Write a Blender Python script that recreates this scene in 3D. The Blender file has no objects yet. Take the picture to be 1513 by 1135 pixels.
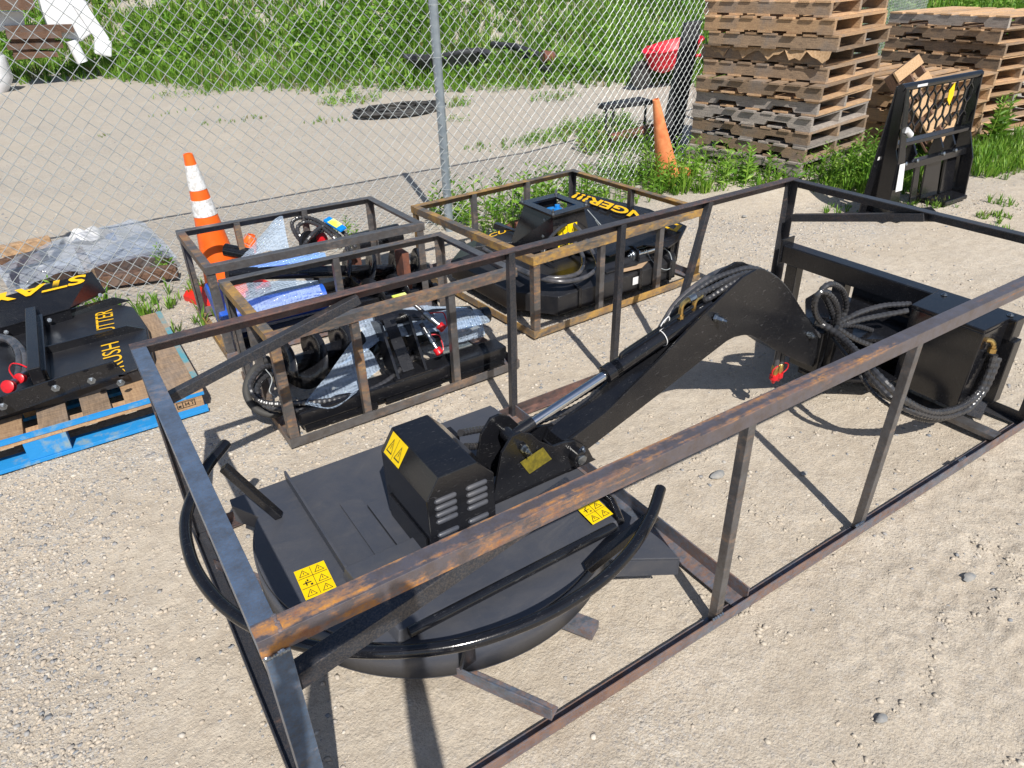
import bpy, bmesh, math, random
import numpy as np
from mathutils import Vector, Matrix

# ---------------------------------------------------------------- camera, world, sun, exposure
sc = bpy.context.scene
COL = sc.collection
F = 1051.548; CX, CY = 756.5, 567.5
CAM = np.array([-0.0614, -0.8732, 1.6546])
YAW, PITCH, ROLL = math.radians(57.517), math.radians(30.49), math.radians(-1.815)
_f = np.array([math.cos(PITCH)*math.cos(YAW), math.cos(PITCH)*math.sin(YAW), -math.sin(PITCH)])
_r0 = np.array([math.sin(YAW), -math.cos(YAW), 0.0]); _u0 = np.cross(_r0, _f)
RR = _r0*math.cos(ROLL)+_u0*math.sin(ROLL); UU = -_r0*math.sin(ROLL)+_u0*math.cos(ROLL)
cam = bpy.data.cameras.new('camera'); co = bpy.data.objects.new('camera', cam); COL.objects.link(co)
m = Matrix(((RR[0], UU[0], -_f[0], CAM[0]), (RR[1], UU[1], -_f[1], CAM[1]), (RR[2], UU[2], -_f[2], CAM[2]), (0, 0, 0, 1)))
co.matrix_world = m
cam.sensor_fit = 'HORIZONTAL'; cam.sensor_width = 36; cam.lens = F/1513*36
cam.clip_start = 0.02; cam.clip_end = 400
sc.camera = co
SAZ, SEL = math.radians(74.5), math.radians(47.0)      # direction the shadows run, height of the sun
w = bpy.data.worlds.new('World'); sc.world = w; w.use_nodes = True
nt = w.node_tree; bg = nt.nodes['Background']
sky = nt.nodes.new('ShaderNodeTexSky'); sky.sky_type = 'NISHITA'; sky.sun_disc = False
sky.sun_elevation = SEL
sd = Vector((-math.cos(SAZ), -math.sin(SAZ)))          # horizontal direction towards the sun
sky.sun_rotation = math.atan2(sd.x, sd.y)
nt.links.new(sky.outputs[0], bg.inputs[0]); bg.inputs[1].default_value = 0.085
sl = bpy.data.lights.new('sun', 'SUN'); sl.energy = 5.0; sl.angle = math.radians(0.5); sl.color = (1, .955, .88)
so = bpy.data.objects.new('sun', sl); COL.objects.link(so); so.location = (-3, -8, 10)
so.rotation_euler = Vector((math.cos(SAZ)*math.cos(SEL), math.sin(SAZ)*math.cos(SEL), -math.sin(SEL))).to_track_quat('-Z', 'Y').to_euler()
sc.view_settings.view_transform = 'Standard'; sc.view_settings.look = 'None'
sc.view_settings.exposure = 0.31; sc.view_settings.gamma = 1
rnd = random.Random(7); nr = np.random.RandomState(11)
V = Vector

def at(px, py, z=None, x=None, y=None):
    """a measured point of the photograph taken back onto a plane of the place"""
    d = _f + RR*(px-CX)/F - UU*(py-CY)/F
    k, v = (2, z) if z is not None else ((0, x) if x is not None else (1, y))
    return V(CAM + d*(v-CAM[k])/d[k])

# ---------------------------------------------------------------- materials
MATS = {}
class NT:
    def __init__(s, name):
        s.m = bpy.data.materials.new(name); s.m.use_nodes = True; s.t = s.m.node_tree
        s.b = s.t.nodes['Principled BSDF']; s.out = s.t.nodes['Material Output']
        tc = s.t.nodes.new('ShaderNodeTexCoord'); s.co = tc.outputs['Object']
        MATS[name] = s.m
    def n(s, ty, **k):
        o = s.t.nodes.new(ty)
        for a, b in k.items(): setattr(o, a, b)
        return o
    def l(s, a, b): s.t.links.new(a, b)
    def noise(s, sc_, det=4, rough=.6, stretch=None, dist=0):
        o = s.n('ShaderNodeTexNoise'); o.inputs['Scale'].default_value = sc_; o.inputs['Detail'].default_value = det
        o.inputs['Roughness'].default_value = rough; o.inputs['Distortion'].default_value = dist
        if stretch:
            mp = s.n('ShaderNodeMapping'); mp.inputs['Scale'].default_value = stretch; s.l(s.co, mp.inputs[0]); s.l(mp.outputs[0], o.inputs[0])
        else: s.l(s.co, o.inputs[0])
        return o.outputs['Fac']
    def vor(s, sc_, out='Distance', feature='F1', rnd_=1.0):
        o = s.n('ShaderNodeTexVoronoi'); o.feature = feature; o.inputs['Scale'].default_value = sc_
        o.inputs['Randomness'].default_value = rnd_; s.l(s.co, o.inputs[0]); return o.outputs[out]
    def ramp(s, fac, stops):
        o = s.n('ShaderNodeValToRGB'); e = o.color_ramp.elements
        while len(e) < len(stops): e.new(.5)
        for i, (p, c) in enumerate(stops):
            e[i].position = p; e[i].color = (c, c, c, 1) if not hasattr(c, '__len__') else (*c, 1)
        s.l(fac, o.inputs[0]); return o.outputs[0]
    def mix(s, fac, a, b):
        o = s.n('ShaderNodeMix', data_type='RGBA')
        for i, v in ((0, fac), (6, a), (7, b)):
            if hasattr(v, 'is_output'): s.l(v, o.inputs[i])
            else: o.inputs[i].default_value = v if i == 0 else (*v, 1)
        return o.outputs[2]
    def math(s, op, a, b=0.0):
        o = s.n('ShaderNodeMath', operation=op)
        for i, v in ((0, a), (1, b)):
            if hasattr(v, 'is_output'): s.l(v, o.inputs[i])
            else: o.inputs[i].default_value = v
        return o.outputs[0]
    def bump(s, h, strength=.5, dist=.01):
        o = s.n('ShaderNodeBump'); o.inputs['Strength'].default_value = strength; o.inputs['Distance'].default_value = dist
        s.l(h, o.inputs['Height']); s.l(o.outputs[0], s.b.inputs['Normal'])
    def set(s, **k):
        for a, v in k.items():
            i = s.b.inputs[{'base': 'Base Color', 'rough': 'Roughness', 'metal': 'Metallic', 'spec': 'Specular IOR Level', 'coat': 'Coat Weight', 'coatr': 'Coat Roughness', 'alpha': 'Alpha', 'trans': 'Transmission Weight', 'sheen': 'Sheen Weight'}[a]]
            if hasattr(v, 'is_output'): s.l(v, i)
            else: i.default_value = (*v, 1) if hasattr(v, '__len__') else v
        return s

def plain(name, c1, c2=None, sc_=8, rough=.5, metal=0, bump=0, bsc=60, lo=.35, hi=.65, stretch=None, coat=0, det=4):
    s = NT(name); c2 = c2 or tuple(x*.7 for x in c1)
    s.set(base=s.mix(s.ramp(s.noise(sc_, det, stretch=stretch), [(lo, 0.0), (hi, 1.0)]), c1, c2), rough=rough, metal=metal, coat=coat)
    if bump: s.bump(s.noise(bsc, 3), bump, .004)
    return s.m

def steel(name, rust, streak=False, mill=(.17, .22, .30), mill2=(.09, .09, .095), ochre=(.42, .2, .05), red=(.2, .075, .035)):
    """hot rolled steel with mill scale and rust blooming through it"""
    s = NT(name)
    base = s.mix(s.ramp(s.noise(22, 8, .75), [(.42, 0.0), (.62, .7)]), mill, mill2)
    base = s.mix(s.ramp(s.noise(260, 3), [(.4, 0.0), (.75, .55)]), base, (.2, .17, .15))
    rc = s.mix(s.ramp(s.noise(18, 5), [(.4, 0.0), (.6, 1.0)]), ochre, red)
    rc = s.mix(s.ramp(s.noise(140, 4, .7), [(.4, 0.0), (.65, .8)]), rc, tuple(a*.45+b*.3 for a, b in zip(ochre, mill)))
    cov = s.math('ADD', s.math('MULTIPLY', s.noise(6, 5, .65, stretch=(.35, .6, 1.4)), .55), s.math('MULTIPLY', s.noise(70, 7, .8, stretch=(.4, .7, 1.2)), .45))
    if streak:      # rolled rail: rust runs in long lines, with orange blooms at the end that lay in the wet
        cov = s.math('ADD', s.math('MULTIPLY', s.noise(26, 3, .5, stretch=(.045, 1.6, 1.6)), .62), s.math('MULTIPLY', s.noise(60, 7, .8, stretch=(.5, .8, 1)), .38))
        sx = s.n('ShaderNodeSeparateXYZ'); s.l(s.co, sx.inputs[0])
        near = s.math('MULTIPLY', s.ramp(sx.outputs[0], [(.1, 1.0), (.95, 0.0)]), s.ramp(s.noise(15, 5, .6), [(.42, 0.0), (.55, 1.0)]))
        cov = s.math('ADD', cov, s.math('MULTIPLY', near, .13))
    mask = s.ramp(cov, [(.60-rust*.36, 0.0), (.72-rust*.36, 1.0)])
    col = s.mix(mask, base, rc)
    s.set(base=col, rough=s.ramp(mask, [(0, .36), (1, .8)]), metal=s.ramp(mask, [(0, .6), (1, .0)]))
    s.bump(s.math('ADD', s.noise(240, 3), s.math('MULTIPLY', mask, .5)), .25, .001)
    return s.m

def blackpaint(name, c=(.012, .012, .014), dust=.35, rough=.32, tex=0.1, dcol=(.10, .092, .08)):
    s = NT(name)
    d = s.ramp(s.noise(5, 6, .65, dist=.4), [(.42, 0.0), (.8, dust)])
    d2 = s.ramp(s.noise(70, 3, stretch=(1, .25, 1)), [(.55, 0.0), (.85, dust*.6)])
    f = s.math('MAXIMUM', d, d2)
    sm = s.ramp(s.noise(3.2, 7, .72, stretch=(1, 2.4, 1), dist=1.2), [(.47, 0.0), (.7, .55*min(1, dust*1.4))])
    f = s.math('MAXIMUM', f, sm)
    scr = s.ramp(s.noise(38, 2, .5, stretch=(1, 7, 3), dist=1.5), [(.66, 0.0), (.69, .35)])
    s.set(base=s.mix(scr, s.mix(f, c, dcol), (.09, .09, .095)), rough=s.ramp(f, [(0, rough), (1, .7)]), spec=.6)
    s.bump(s.noise(220, 2), tex, .0012)
    return s.m

steel('steel_sky_blue', .15, mill=(.17, .25, .38), mill2=(.10, .12, .15), ochre=(.26, .16, .09), red=(.17, .10, .06)); steel('steel_clean', .22, mill=(.15, .155, .17), mill2=(.085, .075, .07), ochre=(.26, .16, .09), red=(.17, .10, .06)); steel('steel_rusty', .40, mill=(.15, .15, .155), ochre=(.32, .18, .07)); steel('steel_ochre', .50, mill=(.17, .165, .16), mill2=(.10, .09, .08), ochre=(.44, .25, .05), red=(.22, .12, .05))  # first steel: blue of the reflected sky is put into its mill colour
steel('steel_red', .36, mill=(.09, .08, .09), mill2=(.06, .05, .05), ochre=(.20, .10, .075), red=(.12, .055, .045)); steel('steel_brown', .5, ochre=(.2, .11, .07), red=(.13, .07, .05))
steel('steel_orange_patch', .17, True, mill=(.17, .16, .19), mill2=(.13, .10, .09), ochre=(.50, .22, .04), red=(.22, .09, .045))
steel('steel_dark', .16, mill=(.05, .06, .08), mill2=(.04, .04, .045), ochre=(.13, .075, .05), red=(.09, .05, .04))
blackpaint('black_gloss', rough=.11, dust=.08, c=(.006, .0065, .009)); blackpaint('black_satin', rough=.21, dust=.13, c=(.007, .0075, .010), dcol=(.07, .066, .062))
blackpaint('black_deck_sheen', c=(.046, .051, .066), rough=.34, dust=.7, tex=.3, dcol=(.085, .082, .085))  # base colour raised and blued to carry the sky's sheen on the deck
blackpaint('black_textured', c=(.010, .011, .015), rough=.28, dust=.25, tex=.9)
plain('chrome', (.75, .77, .8), (.6, .62, .65), rough=.12, metal=1)
plain('zinc', (.42, .46, .5), (.25, .27, .3), sc_=60, rough=.34, metal=1)
plain('brass', (.75, .52, .2), (.5, .33, .12), sc_=40, rough=.28, metal=1)
plain('galvanized', (.36, .42, .47), (.26, .31, .36), sc_=12, rough=.42, metal=.55, bump=.1)
plain('wire', (.46, .49, .50), (.32, .35, .36), sc_=20, rough=.45, metal=.3)
plain('hose_rubber', (.02, .02, .023), (.04, .04, .044), sc_=30, rough=.33)
plain('hose_smooth', (.03, .035, .045), (.09, .085, .09), sc_=20, rough=.22)
plain('red_cap', (.62, .01, .02), (.4, .01, .015), sc_=30, rough=.35)
plain('red_plastic', (.7, .01, .04), (.5, .01, .02), sc_=5, rough=.45)
plain('blue_motor', (.01, .22, .62), (.01, .16, .45), sc_=30, rough=.35)
plain('blue_tag', (.0, .22, .7), (.0, .18, .6), sc_=10, rough=.4)
plain('label_yellow_green', (.62, .75, .08), (.75, .78, .4), sc_=12, rough=.4)
plain('label_white', (.72, .72, .72), (.62, .63, .66), sc_=12, rough=.4)
plain('blue_part', (.01, .07, .42), (.02, .1, .5), sc_=8, rough=.35)
plain('sticker_yellow', (.80, .56, .0), (.72, .5, .0), sc_=30, rough=.4)
plain('sticker_faded', (.2, .16, .015), (.1, .085, .012), sc_=60, rough=.5)
plain('ink', (.012, .012, .012), (.02, .02, .02), rough=.5)
plain('letter_yellow', (.78, .46, .01), (.74, .42, .01), sc_=40, rough=.45)
plain('cone_orange', (.88, .14, .012), (.8, .11, .01), sc_=9, rough=.42)
plain('cone_faded', (.8, .3, .12), (.62, .17, .06), sc_=14, rough=.6, bump=.1)
plain('cone_red', (.7, .02, .01), (.6, .02, .01), sc_=9, rough=.45)
plain('cone_band', (.72, .73, .74), (.5, .49, .48), sc_=45, rough=.35, lo=.45, hi=.6)
plain('cardboard', (.42, .29, .18), (.34, .23, .14), sc_=9, rough=.85)
plain('blue_paint', (.012, .22, .55), (.20, .30, .36), sc_=14, rough=.65, bump=.3, det=8, lo=.52, hi=.66)
plain('blue_faded', (.08, .27, .33), (.30, .24, .18), sc_=12, rough=.8, bump=.3, det=8, lo=.42, hi=.62)
plain('white_paint', (.72, .74, .78), (.6, .61, .63), sc_=4, rough=.4)
plain('rusty_iron', (.2, .07, .04), (.1, .045, .035), sc_=16, rough=.85, bump=.3)
plain('tire_rubber', (.02, .02, .022), (.045, .043, .04), sc_=9, rough=.7)
plain('dark_debris', (.02, .02, .025), (.05, .05, .055), sc_=8, rough=.6)
plain('stone_grey', (.2, .21, .22), (.33, .31, .28), sc_=40, rough=.85, bump=.3)
plain('tan_fibre', (.36, .22, .11), (.5, .34, .2), sc_=60, rough=.9, bump=.6)
plain('skin_tone', (.5, .28, .2), (.45, .25, .18), rough=.55)
plain('denim', (.05, .08, .16), (.07, .1, .19), sc_=90, rough=.85)
plain('cotton_shirt', (.16, .18, .2), (.14, .155, .17), sc_=90, rough=.9)
plain('hair_brown', (.05, .03, .018), (.03, .02, .012), sc_=90, rough=.7)
plain('phone_black', (.01, .01, .012), rough=.2)

def wood(name, c1, c2, dark=(.05, .035, .025)):
    s = NT(name)
    g = s.noise(9, 6, .65, stretch=(1.5, 14, 14)); g2 = s.noise(9, 6, .65, stretch=(14, 1.5, 14))
    # boards run along x or y; the grain follows whichever the object says by its own noise
    oi = s.n('ShaderNodeObjectInfo')
    col = s.mix(s.ramp(s.math('MULTIPLY', s.math('ADD', g, g2), .5), [(.38, 0.0), (.62, 1.0)]), c1, c2)
    blot = s.ramp(s.noise(5.5, 4, .6), [(.5, 0.0), (.72, .55)])
    col = s.mix(blot, col, (.17, .16, .155))
    isl = s.n('ShaderNodeNewGeometry').outputs['Random Per Island']
    hs = s.n('ShaderNodeHueSaturation'); s.l(col, hs.inputs['Color'])
    s.l(s.math('ADD', s.math('MULTIPLY', isl, .5), s.math('ADD', s.math('MULTIPLY', oi.outputs['Random'], .5), .5)), hs.inputs['Value'])
    s.set(base=hs.outputs[0], rough=.85)
    s.bump(s.noise(40, 4, .6, stretch=(1, 3, 3)), .5, .003)
    return s.m
wood('wood_weathered', (.34, .235, .15), (.15, .105, .07)); wood('wood_tan', (.52, .34, .19), (.30, .18, .10)); wood('wood_grey', (.36, .32, .28), (.17, .145, .13))
wood('wood_rotten', (.16, .085, .05), (.06, .035, .025))

def hose_wrap():
    s = NT('hose_guard')
    s.set(base=s.mix(s.noise(25, 3), (.018, .018, .02), (.05, .05, .055)), rough=.27, spec=.7)
    return s.m
hose_wrap()

def film(name, tint, bub, opac, rough=.18):
    s = NT(name)
    tr = s.n('ShaderNodeBsdfTransparent'); tr.inputs[0].default_value = (*[min(1, t*1.15) for t in tint], 1)
    s.set(base=tint, rough=rough, spec=.9)
    v = s.vor(bub, rnd_=.25) if bub else s.noise(14, 4)
    h = s.ramp(v, [(.0, 1.0), (.6, 0.0)]) if bub else v
    h2 = s.math('ADD', h, s.math('MULTIPLY', s.noise(9, 5), 2.5))
    s.bump(h2, 1.0 if bub else .55, .009 if bub else .006)
    mx = s.n('ShaderNodeMixShader')
    s.l(s.math('MULTIPLY', s.ramp(s.noise(7, 3), [(.3, .75), (.7, 1.0)]), opac), mx.inputs[0])
    s.l(tr.outputs[0], mx.inputs[1]); s.l(s.b.outputs[0], mx.inputs[2]); s.l(mx.outputs[0], s.out.inputs['Surface'])
    return s.m
film('bubble_wrap', (.60, .73, .92), 62, .46, .05); film('bubble_wrap_blue', (.30, .50, .88), 62, .7, .07); film('plastic_sheet', (.66, .74, .88), 0, .30, .08)  # clear bubble wrap: its bluish tint holds painted sky reflection

def leafmat(name, c1, c2, c3):
    s = NT(name)
    isl = s.n('ShaderNodeNewGeometry').outputs['Random Per Island']
    c = s.ramp(isl, [(0, c1), (.5, c2), (1, c3)])
    big = s.ramp(s.noise(.9, 3), [(.4, 0.0), (.65, .5)])
    s.set(base=s.mix(big, c, tuple(x*.6 for x in c1)), rough=.5, spec=.35)
    t = s.n('ShaderNodeBsdfTranslucent'); s.l(c, t.inputs[0])
    mx = s.n('ShaderNodeMixShader'); mx.inputs[0].default_value = .3
    s.l(s.b.outputs[0], mx.inputs[1]); s.l(t.outputs[0], mx.inputs[2]); s.l(mx.outputs[0], s.out.inputs['Surface'])
    return s.m
leafmat('leaf_green', (.06, .165, .013), (.15, .31, .025), (.30, .46, .07))
leafmat('leaf_fresh', (.08, .21, .018), (.16, .33, .03), (.30, .44, .09))
leafmat('leaf_dry', (.3, .25, .1), (.22, .2, .08), (.12, .2, .05))

def groundmat():
    s = NT('dirt_and_gravel')
    big = s.noise(.9, 4, .6); mid = s.noise(11, 6, .75); fine = s.noise(120, 5, .75)
    col = s.mix(s.ramp(s.noise(2.3, 7, .7), [(.36, 0.0), (.64, 1.0)]), (.575, .505, .41), (.46, .395, .312))
    col = s.mix(s.ramp(s.noise(26, 6, .75, dist=.5), [(.46, 0.0), (.62, .55)]), col, (.37, .31, .245))
    col = s.mix(s.ramp(s.noise(8, 5, .7), [(.55, 0.0), (.7, .45)]), col, (.60, .545, .46))
    col = s.mix(s.ramp(fine, [(.42, 0.0), (.68, .75)]), col, (.36, .305, .245))
    col = s.mix(s.ramp(mid, [(.5, 0.0), (.75, .5)]), col, (.58, .52, .44))
    area = s.ramp(s.math('ADD', s.math('MULTIPLY', big, .7), s.math('MULTIPLY', mid, .3)), [(.42, .2), (.58, 1.0)])
    sx = s.n('ShaderNodeSeparateXYZ'); s.l(s.co, sx.inputs[0])           # tyre packed strips carry little gravel
    wob = s.math('ADD', sx.outputs[0], s.math('MULTIPLY', s.noise(2.0, 4, .6), .5))
    wx = s.ramp(s.math('MULTIPLY', s.math('ADD', wob, 1.0), .25), [(.20, 1.0), (.28, .12), (.40, .45), (.52, .5), (.62, .2), (1.0, .3)])
    sy = s.ramp(s.math('MULTIPLY', sx.outputs[1], .25), [(.36, 0.0), (.46, 1.0)])
    area = s.math('MULTIPLY', area, s.math('MAXIMUM', wx, sy))
    hs = []
    for sc_, thr, rad, wgt in ((150, .25, .55, .3), (85, .6, .45, .4), (42, .78, .4, .7), (20, .9, .33, .9)):
        v = s.n('ShaderNodeTexVoronoi'); v.inputs['Scale'].default_value = sc_; s.l(s.co, v.inputs[0])
        sp = s.n('ShaderNodeSeparateColor'); s.l(v.outputs['Color'], sp.inputs[0])
        pc = s.ramp(sp.outputs[0], [(0, (.22, .23, .26)), (.3, (.5, .45, .38)), (.55, (.36, .32, .28)), (.8, (.66, .62, .56)), (1, (.30, .31, .33))])
        pm = s.math('MULTIPLY', s.ramp(sp.outputs[1], [(thr, 0.0), (thr+.03, 1.0)]), s.ramp(v.outputs['Distance'], [(rad-.06, 1.0), (rad+.04, 0.0)]))
        pm = s.math('MULTIPLY', pm, area)
        col = s.mix(pm, col, pc); hs.append(s.math('MULTIPLY', s.math('MULTIPLY', pm, s.ramp(v.outputs['Distance'], [(0, 1.0), (rad, .35)])), wgt))
    col = s.mix(s.math('MULTIPLY', s.ramp(s.math('MULTIPLY', s.math('ADD', sx.outputs[1], s.noise(1.5, 4, .6)), .2), [(.62, 0.0), (.80, .5)]), s.ramp(fine, [(.3, 1.0), (.8, .6)])), col, (.36, .335, .30))
    s.set(base=col, rough=.95, spec=.12)
    h = s.math('ADD', s.math('MULTIPLY', mid, 1.9), s.math('MULTIPLY', fine, .7))
    for q in hs: h = s.math('ADD', h, q)
    s.bump(h, 1.0, .007)
    return s.m
groundmat()
plain('soil_bank', (.13, .15, .05), (.22, .2, .1), sc_=2, rough=.95, bump=.6, bsc=12)

# ---------------------------------------------------------------- mesh helpers
def xyz(p): return V((p[0], p[1], p[2]))
class MB:
    def __init__(s): s.v = []; s.f = []; s.sm = []
    def add(s, vs, fs, smooth=False):
        o = len(s.v); s.v += [tuple(p) for p in vs]; s.f += [tuple(i+o for i in f) for f in fs]; s.sm += [smooth]*len(fs); return s
    def hexa(s, a, b):      # a: 4 bottom points, b: 4 top points
        return s.add(list(a)+list(b), [(3, 2, 1, 0), (4, 5, 6, 7), (0, 1, 5, 4), (1, 2, 6, 5), (2, 3, 7, 6), (3, 0, 4, 7)])
    def box(s, x0, x1, y0, y1, z0, z1):
        return s.hexa([(x0, y0, z0), (x1, y0, z0), (x1, y1, z0), (x0, y1, z0)], [(x0, y0, z1), (x1, y0, z1), (x1, y1, z1), (x0, y1, z1)])
    def bar(s, p, q, a, b, up=None):   # rectangular bar from p to q, width a sideways, height b along up
        p, q = xyz(p), xyz(q); d = (q-p).normalized(); up = V(up) if up else (V((0, 0, 1)) if abs(d.z) < .9 else V((0, 1, 0)))
        sd = d.cross(up).normalized()*a/2; u = sd.cross(d).normalized()*b/2
        return s.hexa([p-sd-u, p+sd-u, p+sd+u, p-sd+u], [q-sd-u, q+sd-u, q+sd+u, q-sd+u])
    def prism(s, pts, ext):
        n = len(pts); e = V(ext); pts = [xyz(p) for p in pts]
        return s.add(pts+[p+e for p in pts], [tuple(range(n))[::-1], tuple(range(n, 2*n))]+[(i, (i+1) % n, n+(i+1) % n, n+i) for i in range(n)])
    def angle(s, p, q, u, v, wd=.05, t=.005):  # angle iron: corner line p-q, legs along u and v
        p, q, u, v = xyz(p), xyz(q), V(u), V(v)
        prof = [(0, 0), (wd, 0), (wd, t), (t, t), (t, wd), (0, wd)]
        A = [p+u*a+v*b for a, b in prof]; B = [q+u*a+v*b for a, b in prof]
        return s.add(A+B, [(0, 3, 2, 1)[::1], (0, 5, 4, 3), (6, 7, 8, 9), (6, 9, 10, 11)]+[(i, (i+1) % 6, 6+(i+1) % 6, 6+i) for i in range(6)])
    def tube(s, pts, r, n=10, cap=True, smooth=True, rf=None):
        pts = [xyz(p) for p in pts]; k = len(pts); vs = []; up = None
        for i, p in enumerate(pts):
            d = (pts[min(i+1, k-1)]-pts[max(i-1, 0)]).normalized()
            if up is None: up = V((0, 0, 1)) if abs(d.z) < .9 else V((1, 0, 0))
            sd = d.cross(up).normalized(); up = sd.cross(d).normalized()
            rr = rf(i) if rf else (r[i] if hasattr(r, '__len__') else r)
            for j in range(n):
                a = 2*math.pi*j/n; vs.append(p+(sd*math.cos(a)+up*math.sin(a))*rr)
        fs = [(i*n+j, i*n+(j+1) % n, (i+1)*n+(j+1) % n, (i+1)*n+j) for i in range(k-1) for j in range(n)]
        s.add(vs, fs, smooth)
        if cap: s.add([vs[j] for j in range(n)], [tuple(range(n))[::-1]]); s.add([vs[(k-1)*n+j] for j in range(n)], [tuple(range(n))])
        return s
    def lathe(s, o, ax, prof, n=20, smooth=True):    # prof: (distance along ax, radius)
        o, ax = xyz(o), V(ax).normalized(); u = ax.cross(V((0, 0, 1)) if abs(ax.z) < .9 else V((1, 0, 0))).normalized(); v = ax.cross(u)
        vs = [o+ax*h+(u*math.cos(2*math.pi*j/n)+v*math.sin(2*math.pi*j/n))*r for h, r in prof for j in range(n)]
        fs = [(i*n+j, i*n+(j+1) % n, (i+1)*n+(j+1) % n, (i+1)*n+j) for i in range(len(prof)-1) for j in range(n)]
        s.add(vs, fs, smooth); s.add(vs[:n], [tuple(range(n))[::-1]]); s.add(vs[-n:], [tuple(range(n))]); return s
    def sheet(s, grid, smooth=True):
        r, c = len(grid), len(grid[0])
        return s.add([p for row in grid for p in row], [(i*c+j, i*c+j+1, (i+1)*c+j+1, (i+1)*c+j) for i in range(r-1) for j in range(c-1)], smooth)
    def build(s, name, mat, parent=None, bevel=0, label=None, solid=0):
        me = bpy.data.meshes.new(name); loc = parent.location.copy() if parent and parent.parent is None else V((0, 0, 0))
        if parent and parent.parent is not None: loc = parent.parent.location.copy()
        me.from_pydata([tuple(V(p)-loc) for p in s.v], [], s.f); me.update()
        bm = bmesh.new(); bm.from_mesh(me); bmesh.ops.remove_doubles(bm, verts=bm.verts, dist=1e-5) if any(s.sm) else None
        bmesh.ops.recalc_face_normals(bm, faces=bm.faces); sm = any(s.sm)
        for f in bm.faces: f.smooth = sm
        if sm:
            for e in bm.edges:
                if len(e.link_faces) == 2 and e.calc_face_angle(0) > math.radians(38): e.smooth = False
        bm.to_mesh(me); bm.free()
        me.materials.append(MATS[mat]); o = bpy.data.objects.new(name, me); COL.objects.link(o)
        if parent: o.parent = parent
        if bevel:
            b = o.modifiers.new('bevel', 'BEVEL'); b.width = bevel; b.segments = 2; b.limit_method = 'ANGLE'; b.angle_limit = math.radians(40)
        if solid:
            b = o.modifiers.new('solid', 'SOLIDIFY'); b.thickness = solid
        if label: o['label'] = label
        return o
def thing(name, label, cat, loc, group=None):
    o = bpy.data.objects.new(name, None); COL.objects.link(o); o.location = loc; o.empty_display_size = .1
    o['label'] = label; o['category'] = cat
    if group: o['group'] = group
    return o
def tag(o, label, cat, group=None):
    o['label'] = label; o['category'] = cat
    if group: o['group'] = group
    return o
def copy_tree(o, parent=None):
    c = o.copy(); COL.objects.link(c); c.parent = parent
    for ch in list(o.children): copy_tree(ch, c)
    return c
def curve(pts, per=10):
    """smooth curve through the points"""
    P = [xyz(p) for p in pts]; P = [P[0]*2-P[1]]+P+[P[-1]*2-P[-2]]; out = []
    for i in range(1, len(P)-2):
        a, b, c, d = P[i-1:i+3]
        for k in range(per):
            t = k/per; out.append(.5*((2*b)+(c-a)*t+(2*a-5*b+4*c-d)*t*t+(3*b-a-3*c+d)*t**3))
    return out+[P[-2]]
def hose(pts, r, parent, name='hose', mat='hose_guard', wrap=True, mb=None):
    c = curve(pts, 14); L = [0]
    for a, b in zip(c, c[1:]): L.append(L[-1]+(b-a).length)
    if wrap:
        st = r*.42; n = max(8, int(L[-1]/st)); q = []; j = 0
        for i in range(n+1):
            t = L[-1]*i/n
            while j < len(L)-2 and L[j+1] < t: j += 1
            k = (t-L[j])/max(1e-6, L[j+1]-L[j]); q.append(c[j].lerp(c[j+1], min(1, k)))
        M_ = mb or MB(); M_.tube(q, r, 9, rf=lambda i: r*(1.0 if i % 4 in (0, 1) else .86))
    else: M_ = mb or MB(); M_.tube(c, r, 10)
    return M_ if mb else M_.build(name, mat, parent)
def text(s, bl, br, tl, mat, parent, name='lettering', bold=.02, lift=.002):
    """flat letters fitted into the parallelogram bl, br, tl"""
    cu = bpy.data.curves.new(name, 'FONT'); cu.body = s; cu.offset = bold; cu.resolution_u = 3
    ob = bpy.data.objects.new(name, cu); COL.objects.link(ob)
    dg = bpy.context.evaluated_depsgraph_get(); dg.update()
    me = bpy.data.meshes.new_from_object(ob.evaluated_get(dg)); bpy.data.objects.remove(ob)
    xs = [v.co.x for v in me.vertices]; ys = [v.co.y for v in me.vertices]
    x0, x1, y0, y1 = min(xs), max(xs), min(ys), max(ys); bl, br, tl = V(bl), V(br), V(tl)
    n = (br-bl).cross(tl-bl).normalized()*lift; loc = parent.location if parent.parent is None else parent.parent.location
    for v in me.vertices:
        v.co = bl+(br-bl)*((v.co.x-x0)/(x1-x0))+(tl-bl)*((v.co.y-y0)/(y1-y0))+n-loc
    me.materials.clear(); me.materials.append(MATS[mat]); o = bpy.data.objects.new(name, me); COL.objects.link(o); o.parent = parent
    return o
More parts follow.
